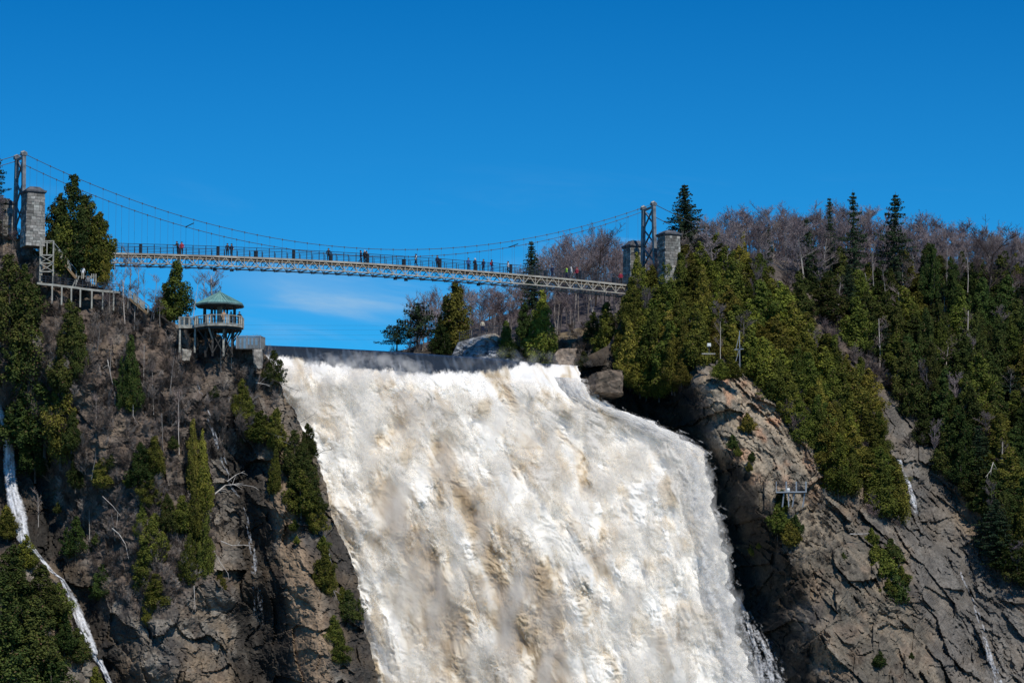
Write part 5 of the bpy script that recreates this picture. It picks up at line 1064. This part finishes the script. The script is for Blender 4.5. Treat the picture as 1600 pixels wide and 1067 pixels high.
PIN = [spruce_meshes(160, 8, 3.0, pine=True), spruce_meshes(161, 8, 2.6, pine=True)]
purple = (.185, .130, .135); greyb = (.20, .175, .16); pale = (.46, .42, .38)
BARE = [bare_mesh('branches', bare_segs(200 + k, 12, 3.2, trunk=.15, nb1=14, twig=.018), (greyb, pale, greyb, (.13, .11, .10), pale, greyb)[k], ((.215, .175, .18), (.235, .195, .20), (.20, .165, .175), (.20, .155, .155), (.19, .16, .15), (.25, .215, .22))[k]) for k in range(6)]
DARKB = [bare_mesh('branches', bare_segs(230 + k, 12, 4.6, trunk=.24, twig=.02, nb1=8, up=.5, clear=.3), (.045, .035, .03), (.07, .05, .05)) for k in range(2)]
SLIM = [bare_mesh('branches', bare_segs(240 + k, 8, 1.3, trunk=.09, twig=.012, nb1=9, depth=3), (.40, .36, .32), (.24, .19, .17), H=8.0) for k in range(4)]
def tree(name, meshes, base, H, H0, wid, label, cat, group=None, rs=random):
    r = empty(name, base, label, cat, group, rz=rs.uniform(0, 6.28)); r.scale = (H / H0 * wid, H / H0 * wid, H / H0); tilt = .04
    r.rotation_euler = (rs.uniform(-tilt, tilt), rs.uniform(-tilt, tilt), rs.uniform(0, 6.28))
    put('crown', meshes[0], r); put('trunk', meshes[1], r); return r
def btree(name, me, base, H, H0, wid, label, cat='tree', group=None, rs=random):
    r = put(name, me, None, base); tag(r, label, cat, group); r.scale = (H / H0 * wid, H / H0 * wid, H / H0); r.rotation_euler = (rs.uniform(-.05, .05), rs.uniform(-.05, .05), rs.uniform(0, 6.28)); return r
rt = random.Random(11)
def ht(top, bot, Y): return (bot - top) / scale_at(Y)
def tonesize(hpx, hw, k): return ('tall ' if hpx > 82 else ('short ' if hpx < 55 else 'middling ')) + ('narrow ' if hw < 18 else 'broad ') + {2: 'yellow-green', 5: 'yellow-green', 1: 'olive green', 0: 'olive green', 3: 'olive green', 4: 'dark green', 7: 'dark green'}[k]
# --- big cedars and evergreens one can single out: (column, top row, base row, depth or None, half-width px, mesh kind, label)
def single(px, top, bot, Y, hw, kind, k, label, group=None):
    Y = Y if Y else float(YL(px, bot) if px < 600 else YR(px, bot)); base = V(px, bot, Y); H = ht(top, bot, Y)
    if kind == 'cedar': w = (hw / scale_at(Y)) / (2.1 * H / 8); return tree('cedar_tree', CED[k], base, H, 8, w, label, 'tree', group, rt)
    if kind == 'spruce': w = (hw / scale_at(Y)) / (2.2 * H / 12); return tree('spruce_tree', SPR[k], base, H, 12, w, label, 'tree', group, rt)
    if kind == 'pine': w = (hw / scale_at(Y)) / (2.8 * H / 8); return tree('pine_tree', PIN[k], base, H, 8, w, label, 'tree', group, rt)
    if kind == 'bare': w = (hw / scale_at(Y)) / (3.4 * H / 12); return btree('bare_tree', BARE[k], base, H, 12, w, label, 'tree', group, rt)
    if kind == 'dark': w = (hw / scale_at(Y)) / (4.4 * H / 12); return btree('bare_tree', DARKB[k], base, H, 12, w, label, 'tree', group, rt)
    if kind == 'slim': w = (hw / scale_at(Y)) / (1.5 * H / 8); return btree('bare_tree', SLIM[k], base, H, 8, w, label, 'tree', group, rt)
S = single
S(117, 266, 432, 447, 34, 'cedar', 4, 'tallest dark cedar beside the left bridge pillar, its tip above the cables')
S(88, 298, 430, 448, 28, 'cedar', 7, 'dark cedar pressed against the left stone pillar'); S(151, 328, 432, 447, 28, 'cedar', 1, 'right shoulder cedar of the big clump above the stairs')
S(132, 300, 425, 449.5, 34, 'cedar', 4, 'cedar behind the tallest one in the clump above the stairs'); S(103, 330, 430, 445.8, 30, 'cedar', 0, 'front cedar low in the clump above the stairs'); S(163, 385, 446, 446, 16, 'cedar', 2, 'small yellow-green cedar at the right foot of the big clump')
S(272, 404, 502, 443.5, 28, 'cedar', 0, 'isolated olive cedar standing left of the pavilion under the bridge'); S(258, 440, 506, 444.5, 18, 'cedar', 3, 'smaller cedar leaning on the isolated one left of the pavilion')
S(-12, 215, 365, 452, 22, 'spruce', 0, 'spruce poking in at the left picture edge by the tower')
S(716, 436, 556, 503, 30, 'cedar', 0, 'broad dark cedar just left of the fenced bluff behind the lip'); S(700, 458, 556, 505, 20, 'cedar', 4, 'narrower cedar overlapping the left of the broad one behind the lip')
S(833, 373, 490, 506, 22, 'spruce', 1, 'small neat spruce rising through the bridge railing right of mid-span')
S(846, 452, 565, 494, 26, 'cedar', 5, 'pale green cedar under the bridge right of the fenced bluff'); S(822, 470, 552, 497, 18, 'cedar', 7, 'dark thin cedar between the fenced bluff and the pale cedar')
S(652, 470, 552, 504, 46, 'pine', 0, 'flat-layered pine leaning out over the lip at the left of the far bank'); S(620, 508, 552, 503, 32, 'pine', 1, 'low pine nearest the sky at the left end of the far bank')
S(950, 470, 560, 494, 24, 'cedar', 1, 'rounded cedar above the dark hollow on the far bank'); S(928, 486, 540, 498, 16, 'cedar', 4, 'small dark cedar beside the grassy brow')
S(1070, 284, 440, 499, 34, 'spruce', 0, 'tall dark spruce just right of the right bridge tower'); S(1262, 338, 475, 512, 26, 'spruce', 1, 'grey-green thin-crowned spruce between the two cedar slopes')
S(1301, 304, 450, 516, 16, 'spruce', 2, 'narrow ragged spruce, leftmost of the three tall ones on the right skyline'); S(1336, 294, 455, 516, 21, 'spruce', 3, 'middle and tallest of the three spruces on the right skyline'); S(1395, 298, 450, 518, 30, 'spruce', 3, 'fullest and rightmost of the three tall spruces on the right skyline')
S(1203, 348, 430, 508, 11, 'spruce', 2, 'small spruce tip showing over the left cedar slope'); S(1127, 500, 592, 479, 22, 'spruce', 1, 'grey thin spruce beside the white lattice pole'); S(1541, 332, 505, 520, 48, 'dark', 0, 'big black bare tree with forked crown near the right edge'); S(1600, 372, 470, 524, 34, 'dark', 1, 'dark bare tree cut by the right picture edge')
S(930, 345, 470, 530, 34, 'dark', 1, 'dark spreading bare tree in front of the purple wood left of the right tower')
S(1160, 362, 470, 505, 16, 'cedar', 5, 'tall pointed cedar at the top of the left cedar slope'); S(1455, 378, 470, 515, 17, 'cedar', 4, 'pointed dark cedar right of the fullest spruce'); S(1490, 400, 480, 512, 16, 'cedar', 7, 'cedar with grey tips below the right skyline')
S(968, 512, 585, 489, 18, 'cedar', 3, 'ragged cedar over the dark hollow between the grassy brow and the boulder'); S(912, 548, 580, 488, 14, 'cedar', 7, 'small cedar squeezed beside the pale rock at the lip'); S(790, 500, 560, 493, 16, 'cedar', 1, 'low cedar against the right side of the fenced bluff'); S(690, 505, 556, 500, 18, 'cedar', 4, 'low cedar left of the fenced bluff')
# left cliff evergreens
for a in ((15, 392, 545, 36, 4), (40, 410, 500, 26, 7), (-15, 460, 610, 40, 4), (45, 470, 600, 32, 4), (20, 540, 690, 42, 7), (70, 560, 700, 40, 4), (95, 590, 715, 30, 1), (112, 466, 560, 26, 1), (98, 520, 610, 24, 7), (125, 500, 590, 18, 0), (55, 640, 740, 26, 4), (112, 640, 700, 16, 0),
          (203, 520, 640, 17, 4), (206, 570, 640, 16, 0), (218, 690, 760, 22, 7), (242, 680, 745, 20, 0), (160, 705, 760, 20, 0), (118, 690, 760, 14, 4), (118, 805, 868, 19, 4), (230, 740, 790, 18, 1),
          (300, 640, 760, 16, 0), (316, 660, 800, 20, 5), (305, 740, 850, 20, 0), (318, 790, 905, 18, 3), (296, 820, 910, 18, 1), (285, 760, 830, 22, 3), (240, 800, 880, 22, 3), (225, 850, 925, 20, 1), (245, 895, 950, 24, 0), (232, 930, 975, 14, 2), (262, 770, 830, 16, 7), (160, 880, 935, 17, 4), (345, 890, 925, 10, 3), (222, 780, 840, 14, 0),
          (380, 590, 660, 18, 0), (405, 640, 690, 22, 1), (428, 545, 600, 15, 4), (430, 640, 700, 16, 1), (460, 670, 740, 20, 4), (475, 690, 770, 22, 4), (470, 730, 800, 24, 1), (488, 740, 800, 18, 4), (492, 775, 830, 15, 1), (480, 660, 715, 16, 7), (430, 700, 770, 12, 3), (505, 850, 915, 18, 3), (545, 920, 970, 18, 4), (522, 960, 1005, 16, 0), (530, 985, 1035, 18, 1), (515, 870, 930, 12, 0), (390, 620, 665, 12, 5),
          (20, 850, 940, 36, 3), (60, 880, 960, 34, 0), (92, 910, 975, 24, 1), (0, 900, 1010, 44, 4), (50, 930, 1060, 42, 4), (15, 960, 1100, 46, 7), (75, 1000, 1100, 38, 4), (100, 960, 1020, 20, 3), (120, 980, 1035, 20, 5), (12, 795, 840, 18, 3), (150, 1040, 1090, 14, 3), (40, 835, 890, 20, 5)):
    px, t, b, hw, k = a
    if px < 130 and rt.random() < .8: k = rt.choice((4, 7))
    if 280 < px < 330 and b - t > 60: hw *= .85; t += 12
    if px < 130 and t < 740: z, g = ('below the stone pillar at the far left' if t < 500 else 'overhanging the side waterfall' if px < 50 and t > 520 else 'on the shadowed upper left slope' if t < 600 else 'right of the side waterfall, low in the dark mass'), 'evergreens massed at the far left'
    elif px < 130 and not (px == 118): z, g = ('tight against the side waterfall' if px > 85 else 'high on the near bank of the side waterfall' if t < 880 else 'filling the lower left corner'), 'cedars on the near bank of the side waterfall'
    elif px > 370: z, g = ('on the ledge just under the slatted platform' if t < 620 else 'hugging the cliff edge beside the foam' if t < 780 else 'low on the dark rock edge by the waterfall'), 'cedars on the rock edge next to the waterfall'
    elif 280 <= px <= 350: z, g = 'in the tall column of cedars left of the trickle', 'cedars on the brushy left cliff'
    elif px < 215 and t < 600: z, g = 'standing alone on the slope below the boardwalk', 'cedars on the brushy left cliff'
    else: z, g = ('on the middle of the brushy left cliff' if t < 780 else 'at the lower end of the brushy left cliff'), 'cedars on the brushy left cliff'
    S(px, t, b, float(YL(px, b)) - .6, hw, 'cedar', k, tonesize(b - t, hw, k) + ' cedar ' + z, g)
def bush(px, py, hw, k, label, group, Yf):
    Y = float(Yf(px, py)) - .5; H = hw * 1.9 / scale_at(Y); tree('bush', BUSHM[k], V(px, py, Y), H, 3, 1.0, label, 'bush', group, rt)
for px, py, hw, k in ((1168, 672, 14, 2), (1215, 830, 22, 0), (1236, 850, 18, 2), (1222, 800, 18, 0), (1210, 812, 14, 1), (1243, 835, 16, 1), (1176, 866, 9, 2), (1186, 856, 5, 2), (1145, 700, 11, 1), (1152, 712, 8, 0), (1175, 720, 8, 1), (1170, 735, 7, 0), (1388, 935, 16, 0), (1400, 940, 22, 1), (1380, 900, 22, 0), (1392, 880, 20, 1), (1368, 880, 16, 0), (1362, 850, 13, 0), (1408, 915, 16, 0), (1318, 876, 7, 1), (1375, 1040, 12, 1), (1424, 1030, 6, 1)):
    bush(px, py, hw, k, 'low evergreen bush ' + ('below the steel platform' if px in range(1205, 1250) else 'in the hanging clump right of the bleached log' if px in range(1360, 1415) and py < 1000 else 'on the clean slab edge above the platform' if py < 740 else 'low on the dark and grey right rock'), 'bushes on the bare right-hand rock', YR)
for px, py, hw, k in ((460, 828, 9, 0), (463, 848, 6, 2), (455, 760, 8, 1), (447, 790, 10, 0), (433, 660, 12, 0), (505, 860, 12, 0), (515, 900, 9, 1), (535, 940, 12, 0), (150, 850, 9, 1), (260, 860, 10, 0), (300, 700, 12, 0), (175, 730, 12, 1), (200, 760, 10, 0), (270, 700, 10, 1), (90, 800, 8, 1), (335, 620, 9, 1), (10, 820, 16, 2), (130, 1010, 12, 0), (100, 985, 14, 2), (415, 590, 9, 1)):
    bush(px, py, hw, k, 'low green bush ' + ('on the tan ridge and cliff edge by the waterfall' if px > 425 else 'near the side waterfall' if px < 140 else 'in the middle of the left cliff'), 'low bushes on the left cliff', YL)
# cedar slopes on the right: individuals scattered over two forested ribs
def scatter(poly, n, dmin, seed):
    rs = random.Random(seed); P = np.array(poly, float); x0, y0 = P.min(0); x1, y1 = P.max(0); out = []; tries = 0
    while len(out) < n and tries < n * 60:
        tries += 1; x, y = rs.uniform(x0, x1), rs.uniform(y0, y1)
        if float(polym(np.array(x), np.array(y), poly, .01)) < .5: continue
        if all((x - a) ** 2 + ((y - b) * 1.0) ** 2 > dmin ** 2 for a, b in out): out.append((x, y))
    return out
rib1 = [(985, 480), (1010, 455), (1062, 430), (1130, 430), (1160, 425), (1215, 470), (1260, 530), (1320, 590), (1362, 650), (1380, 700), (1412, 790), (1410, 828), (1385, 822), (1345, 778), (1318, 770), (1290, 750), (1262, 700), (1220, 650), (1185, 600), (1165, 570), (1120, 560), (1100, 550), (1075, 600), (1040, 612), (1000, 600), (975, 575), (985, 530)]
rib2 = [(1235, 480), (1260, 455), (1330, 440), (1420, 450), (1500, 450), (1590, 430), (1660, 430), (1660, 930), (1600, 925), (1560, 885), (1530, 800), (1500, 760), (1465, 735), (1432, 650), (1392, 600), (1345, 560), (1300, 520), (1262, 505)]
rs1 = random.Random(4)
def zone1(x, y):
    if x < 1035: return 'directly below the right end of the bridge' if y < 530 else 'above the big square boulder'
    if x < 1110: return 'below the right bridge tower and its stone pillar' if y < 500 else 'left of the white floodlight'
    if x < 1175: return 'near the slope top left of the pole' if y < 480 else 'close around the white lattice pole'
    if x < 1270: return 'on the slope shoulder right of the pole' if y < 560 else 'just up the slope from the steel platform'
    if x < 1340: return 'along the upper right rim of the bare slab' if y < 640 else 'right above the steel platform'
    return 'on the slope flank above the gully' if y < 700 else 'at the slope tip beside the white streak'
def zone2(x, y):
    if y < 500: return 'under the leftmost tall spruce' if x < 1320 else ('at the foot of the fullest tall spruce' if x < 1440 else ('left of the forked black tree' if x < 1530 else 'right of the forked black tree'))
    if y < 600: return 'at the head of the pale gully' if x < 1400 else ('in the middle of the upper far slope' if x < 1500 else 'high at the right picture edge')
    if y < 720: return 'on the right bank of the pale gully' if x < 1480 else ('in the middle of the far slope' if x < 1550 else 'at the right picture edge, mid height')
    return 'at the lower rim above the faint broad trickle' if x < 1560 else 'at the lower right picture edge'
for reg, n, dm, grp in ((rib1, 112, 20, 'cedars on the slope above the bare slab'), (rib2, 118, 23, 'cedars on the far right slope')):
    for x, y in scatter(reg, n, dm, n):
        Y = float(YR(x, y)); hpx = rs1.uniform(42, 86) * (1 if reg is rib1 else 1.12)
        if y < 470: hpx *= .8
        hw = rs1.uniform(17, 32); k = rs1.choice((0, 2, 5, 1, 3, 5, 0)) if reg is rib1 else rs1.choice((4, 4, 7, 1, 3, 4, 7))
        if reg is rib2 and rs1.random() < .10:
            S(x, y - hpx * 1.1, y + 6, Y - .5, hw, 'spruce', rs1.randrange(4), 'dark spruce mixed among cedars ' + zone2(x, y), 'spruces on the far right slope'); continue
        S(x, y - hpx, y + 6, Y - rs1.uniform(0, 1.5), hw, 'cedar', k, tonesize(hpx, hw, k) + ' cedar ' + (zone1 if reg is rib1 else zone2)(x, y), grp)
for reg, n, dm in ((rib1, 26, 36), (rib2, 40, 32)):
    for i, (x, y) in enumerate(scatter(reg, n, dm, 77 + n)):
        if reg is rib1 and y > 560: continue
        Y = float(YR(x, y)) - 2.5; h = rs1.uniform(45, 75); (S)(x, y - h, y + 8, Y, rs1.uniform(12, 22), 'slim' if i % 2 else 'bare', i % 4, 'leafless grey shrubby tree ' + (zone1 if reg is rib1 else zone2)(x, y), 'leafless trees among the cedars')
for x, t, b, hw, k in ((985, 500, 590, 22, 2), (1000, 540, 612, 22, 2), (1030, 545, 618, 22, 5), (1050, 520, 605, 20, 5), (1018, 480, 570, 22, 0), (990, 445, 520, 20, 0), (1010, 560, 618, 16, 2), (1125, 560, 592, 18, 2), (1142, 555, 590, 18, 5), (1065, 560, 600, 14, 5), (985, 565, 605, 14, 5)):
    S(x, t, b, float(YR(x, b)) - 3, hw, 'cedar', k, tonesize(b - t, hw, k) + ' sunlit cedar ' + ('touching the truss end of the bridge' if b < 525 else 'over the square boulder' if x < 1005 else 'hanging lowest over the dark rock' if b > 610 else 'beside the white floodlight' if x > 1100 else 'between the boulder and the floodlight'), 'sunlit cedars overhanging the right of the lip')
# bare woods on the skyline and behind the lip
tops = lambda x: np.interp(x, [600, 640, 700, 760, 800, 860, 900, 950, 1000, 1060, 1100, 1160, 1220, 1300, 1360, 1420, 1480, 1540, 1620], [500, 470, 450, 455, 440, 385, 365, 360, 385, 355, 345, 328, 325, 328, 325, 345, 345, 355, 365])
rs2 = random.Random(8)
def bare_label(x, row, tp):
    z = ('above the pine at the left end of the far bank' if x < 690 else 'behind the broad dark cedar and fenced bluff' if x < 800 else 'beside the small neat spruce at the bridge' if x < 870 else 'above the grassy brow behind the bridge' if x < 960 else 'behind the shadowed left one of the right stone pillars' if x < 1015 else 'seen between right tower and right pillar' if x < 1040 else 'behind the lit right pillar' if x < 1060
         else 'just right of the tall tower-side spruce' if x < 1150 else 'above the crest of the left cedar slope' if x < 1240 else 'left of the three tall spruces' if x < 1300 else 'between the three tall spruces' if x < 1400 else 'right of the fullest tall spruce' if x < 1500 else 'around the forked black tree' if x < 1570 else 'at the right picture edge')
    return ('front-row', 'second-row', 'hindmost', 'nearest')[(1, 0, 2, 3)[row]] + ' leafless purple-grey tree ' + z
for row, (dep, n, x0, x1) in enumerate(((YH, 84, 650, 1640), (YH, 84, 640, 1640), (YH, 66, 850, 1640), (None, 30, 1010, 1620))):
    for i in range(n):
        x = x0 + (x1 - x0) * (i + rs2.uniform(.1, .9)) / n; tp = float(tops(x)) - 12 + rs2.uniform(-6, 20) + row * 8
        bt = float(topH(x)) + (14, 40, 70, 60)[row] + rs2.uniform(-6, 10)
        if row == 3: bt = float(topR(x)) + rs2.uniform(6, 60); tp = bt - rs2.uniform(80, 110); tp = max(tp, float(tops(x)) + 8)
        Y = float(YH(x, bt)) - 1 if row < 3 else float(YR(x, bt)) - 1
        S(x, tp, bt, Y, rs2.uniform(20, 34), 'bare', rs2.randrange(6), bare_label(x, row, tp), 'bare trees of the skyline wood' if x > 1000 else 'bare trees behind the lip')
for x, t, b, Y, hw, k in ((1140, 355, 440, 507, 12, 0), (1128, 350, 450, 506, 10, 1), (1100, 338, 420, 508, 12, 2), (870, 460, 525, 503, 9, 0), (868, 455, 528, 502, 8, 3), (890, 470, 524, 503, 8, 1), (1365, 372, 440, 513, 12, 2), (1385, 410, 470, 512, 12, 0), (1275, 470, 520, 500, 14, 1), (1512, 380, 450, 516, 14, 2), (1480, 380, 452, 515, 14, 3), (1220, 480, 540, 492, 12, 1), (640, 470, 545, 505, 16, 3), (660, 450, 540, 505, 14, 0), (770, 480, 530, 500, 14, 1)):
    S(x, t, b, Y, hw, 'slim', k, 'thin pale-barked leafless birch ' + ('under the truss left of the grassy brow' if 860 < x < 900 else 'near the pine at the left end of the far bank' if x < 700 else 'behind the fenced bluff' if x < 800 else 'between the tower-side spruce and the cedar crest' if x < 1150 else 'by the grey thin spruce on the cedar slope' if x < 1290 else 'among the three tall spruces' if x < 1400 else 'left of the forked black tree'), 'thin pale birches')
for x, t, b, hw, k in ((190, 392, 470, 14, 0), (202, 378, 478, 18, 1), (215, 400, 485, 16, 2), (226, 420, 490, 12, 3), (240, 425, 492, 14, 0), (180, 398, 470, 12, 1), (318, 418, 500, 16, 2), (331, 412, 505, 18, 1), (301, 425, 500, 12, 0), (195, 430, 500, 16, 3), (250, 450, 505, 12, 2), (210, 445, 510, 14, 0), (170, 440, 500, 12, 1),
                       (120, 540, 600, 10, 0), (150, 500, 570, 12, 1), (172, 520, 590, 12, 2), (225, 530, 600, 10, 3), (240, 560, 640, 10, 0), (265, 540, 620, 12, 1), (280, 600, 700, 12, 2), (255, 640, 700, 10, 3), (150, 610, 680, 10, 0), (180, 600, 660, 10, 1), (345, 510, 575, 10, 1), (362, 515, 570, 8, 2), (400, 520, 575, 10, 0), (418, 535, 590, 9, 3), (140, 780, 840, 12, 2), (180, 790, 840, 12, 0), (60, 760, 820, 10, 1)):
    S(x, t, b, None, hw, 'slim', k, ('pale-stemmed leafless birch ' + ('between the big cedar clump and the short stairs' if x < 205 else 'left of the isolated olive cedar' if x < 262 else 'right of the isolated olive cedar, behind the pavilion')) if b < 520 else ('thin bare sapling ' + ('by the pavilion and slatted platform' if x > 330 else 'below the walkway supports' if x > 235 else 'under the boardwalk' if b < 610 else 'in the middle of the left cliff' if b < 720 else 'by the curved white dead stem' if x > 100 else 'near the side waterfall')), 'leafless birches by the left clifftop' if b < 520 else 'thin bare saplings on the left cliff')
for x, t, b, hw, k in ((330, 420, 498, 26, 2), (20, 355, 385, 20, 3), (5, 300, 360, 20, 0), (50, 330, 372, 14, 2), (200, 440, 480, 24, 4), (235, 455, 500, 26, 0), (160, 455, 490, 20, 1)):
    S(x, t, b, None, hw, 'bare', k, 'reddish bare shrubby tree on the left clifftop', 'reddish bare trees on the left clifftop')

# twiggy brush covering the cliffs, far too many to count
def brush_field(name, label, Yf, rough, samples, seed, size=(.5, 1.5), cols=((.16, .13, .105), (.24, .20, .165), (.11, .09, .075), (.30, .26, .22))):
    rs = np.random.RandomState(seed); tem = []
    for k in range(5):
        sg = bare_segs(seed + k, 1.4, .7, twig=.012, trunk=.02, nb1=9, depth=2, up=.6, clear=0); sg2 = bare_segs(seed + 10 + k, 1.2, .8, twig=.012, trunk=.02, nb1=9, depth=2, up=.2, clear=0)
        sg += [(a + Vector((.3, 0, 0)), b + Vector((.3 + .3 * k / 5, .1, 0)), r0, r1) for a, b, r0, r1 in sg2]; v, f = branch_arrays(sg, 3); tem.append((v, f))
    px, py = samples; Yb = Yf(px, py); P = W(px, py, Yb); d = rough(P, px, py)[0]; P = W(px, py, Yb + d); AV, AF, AC = [], [], []; b = 0
    for i in range(len(px)):
        v, f = tem[rs.randint(5)]; a = rs.rand() * 6.28; s = rs.uniform(*size); c_, s_ = math.cos(a), math.sin(a); Rm = np.array([[c_, -s_, 0], [s_, c_, 0], [0, 0, 1]]); q = (v * s) @ Rm.T; q[:, 1] -= q[:, 2] * .35; AV.append(q + P[i] + [0, -.1, .2]); AF.append(f + b); b += len(v)
        c = np.array(cols[rs.randint(len(cols))]) * rs.uniform(.7, 1.4); AC.append(np.tile(c, (len(v), 1)))
    return tag(put(name, mesh_np(name, np.concatenate(AV), np.concatenate(AF), (M_twig,), {'tint': np.concatenate(AC)})), label, None, None, 'stuff')
rb = np.random.RandomState(40); px = rb.uniform(-40, 430, 9000); py = rb.uniform(365, 1000, 9000); ok = (py > topL(px) + 2) & (px < cliff_x(py) - 4)
msk = polym(px, py, [(-60, 360), (60, 395), (190, 455), (290, 530), (405, 555), (430, 600), (420, 700), (330, 720), (340, 830), (300, 940), (220, 960), (110, 870), (90, 740), (60, 700), (-60, 690)], 20) * (.35 + .65 * sstep(perlin(px / 45., py / 45., .3, 45), -.5, .2))
ok &= rb.rand(9000) < msk; brush_field('brushwood', 'tangled grey-brown leafless brush over the left cliff', YL, rough_left, (px[ok][:1500], py[ok][:1500]), 300)
px = rb.uniform(960, 1620, 7000); py = rb.uniform(400, 900, 7000); ok = (py > topR(px) + 2) & (rb.rand(7000) < np.maximum(polym(px, py, [(1235, 440), (1620, 430), (1620, 620), (1440, 700), (1380, 600), (1300, 540)], 20), np.maximum(polym(px, py, rib1, 15) * .6, polym(px, py, [(1370, 590), (1440, 610), (1480, 700), (1430, 690)], 12))))
brush_field('brushwood', 'purple-grey leafless brush among the cedars on the right', YR, rough_right, (px[ok][:600], py[ok][:600]), 330, (.7, 1.9), ((.17, .13, .125), (.2, .165, .15)))
px = rb.uniform(600, 990, 1500); py = rb.uniform(500, 575, 1500); ok = (py > topM(px)) & (px < 990); brush_field('brushwood', 'low bare brush along the far bank behind the lip', YM, lambda P, a, b: (P[..., 0] * 0,), (px[ok][:260], py[ok][:260]), 360, (.5, 1.2))
px = rb.uniform(1180, 1330, 400); py = rb.uniform(690, 900, 400); ok = polym(px, py, [(1180, 740), (1290, 770), (1310, 880), (1240, 890), (1190, 800)], 10) > .5; brush_field('brushwood', 'thin scrub around the steel platform on the right slab', YR, rough_right, (px[ok][:110], py[ok][:110]), 380, (.4, .8))

# bleached fallen and hanging dead wood
def dead(pts, label, r=.07, Yf=YL, off=1.6, twigs=4, seed=0, light=True):
    rs = random.Random(seed); m = MB(); P = [V(x, y, float(Yf(x, y)) - off - q * .1) for q, (x, y) in enumerate(pts)]; o = P[0]; Q = [p - o for p in P]; n = len(Q); m.tube(Q, [r * (1 - .7 * i / (n - 1)) for i in range(n)], 6)
    for i in range(twigs):
        a = rs.randrange(n - 1); s = Q[a].lerp(Q[a + 1], rs.random()); d = (Q[a + 1] - Q[a]).normalized(); e = s + (d * .6 + Vector((rs.uniform(-1, 1), rs.uniform(-.6, 0), rs.uniform(-.8, 1)))).normalized() * rs.uniform(.6, 1.6); m.tube([s, s.lerp(e, .5) + Vector((0, 0, .08)), e], [r * .45, r * .3, r * .12], 4)
    tag(m.build('dead_branch', M_dead if light else M_bark, None, loc=o), label, 'dead branch')
dead([(335, 772), (352, 758), (372, 756), (396, 760)], 'bleached root stretching over the trickle below the lookout', .10, twigs=7, seed=1)
dead([(355, 752), (368, 742), (382, 736)], 'short bleached spur above the dead root by the trickle', .07, twigs=2, seed=2)
dead([(345, 845), (362, 852), (380, 851), (396, 852)], 'white dead branch pointing right across the dark wet rock', .08, twigs=3, seed=3); dead([(334, 860), (345, 880), (356, 895), (358, 905)], 'pale dead stem sloping down beside the dark wet rock', .06, twigs=1, seed=4)
dead([(175, 825), (186, 834), (196, 850), (201, 873)], 'curved white dead stem on the brown slope at left', .08, twigs=1, seed=5); dead([(160, 775), (176, 790), (184, 800), (183, 815)], 'small grey dead branch above the curved white stem', .05, twigs=2, seed=6)
dead([(143, 750), (146, 730), (150, 712)], 'thin leaning white snag in the middle of the left cliff', .05, twigs=1, seed=7); dead([(168, 562), (172, 582), (176, 600)], 'pale broken snag under the boardwalk', .07, twigs=2, seed=8); dead([(208, 632), (208, 650), (216, 664)], 'pale hanging root below the small dark cedar', .05, twigs=1, seed=9)
dead([(400, 598), (413, 600), (422, 604)], 'pale dead branch sticking out under the platform rock', .07, twigs=3, seed=10); dead([(414, 675), (432, 680), (440, 690)], 'pale curved branch over the cedars at the cliff edge', .05, twigs=3, seed=11)
dead([(424, 592), (440, 600), (455, 606), (468, 612)], 'dark bare bough reaching out over the white water', .045, off=2.2, twigs=9, seed=12, light=False); dead([(462, 664), (478, 655), (490, 648)], 'thin dark bough sticking out from the cliff edge over the foam', .04, off=2.2, twigs=6, seed=13, light=False); dead([(490, 712), (506, 704), (520, 702)], 'tangle of dark twigs over the foam left of the waterfall', .05, off=2.2, twigs=12, seed=14, light=False)
dead([(514, 900), (522, 925), (530, 942)], 'white dead stick low on the dark rock edge', .06, twigs=2, seed=15); dead([(303, 915), (304, 935), (305, 955)], 'grey forked snag below the column of cedars', .05, twigs=3, seed=16)
dead([(1328, 834), (1345, 834), (1358, 833)], 'straight bleached log lying on a ledge of the right rock', .09, YR, 2.2, 0, 17); dead([(1402, 560), (1404, 575), (1401, 592)], 'small silver snag on the dark right slope', .07, YR, 5, 6, 18); dead([(1552, 722), (1548, 735), (1540, 745)], 'silver forked snag among cedars at far right', .07, YR, 6, 5, 19)
dead([(985, 508), (983, 530), (990, 552)], 'silver dead conifer leaning over the dark hollow', .07, YR, 4, 9, 20); dead([(1480, 540), (1478, 520), (1486, 500)], 'pale crooked dead trunk on the upper right slope', .07, YR, 6, 6, 21); dead([(1570, 545), (1562, 530), (1568, 520)], 'pale twisted snag at the upper right', .07, YR, 6, 7, 22)

# ------------------------------------------------------------------ labels: where look and neighbours agree, the place from left to right decides
_by = {}
for o in scene.objects:
    if o.parent is None and o.get('label') and o.get('category'): _by.setdefault(o['label'], []).append(o)
_ord = ('second', 'third', 'fourth', 'fifth', 'sixth', 'seventh', 'eighth', 'ninth', 'tenth')
for lab, obs in _by.items():
    if 2 <= len(obs) <= 11:
        obs.sort(key=lambda o: o.location.x / o.location.y)
        for i, o in enumerate(obs):
            p = 'leftmost' if i == 0 else ('rightmost' if i == len(obs) - 1 else ('middle' if len(obs) == 3 else _ord[i - 1] + '-from-left'))
            if len(lab.split()) <= 15: o['label'] = p + ' ' + lab
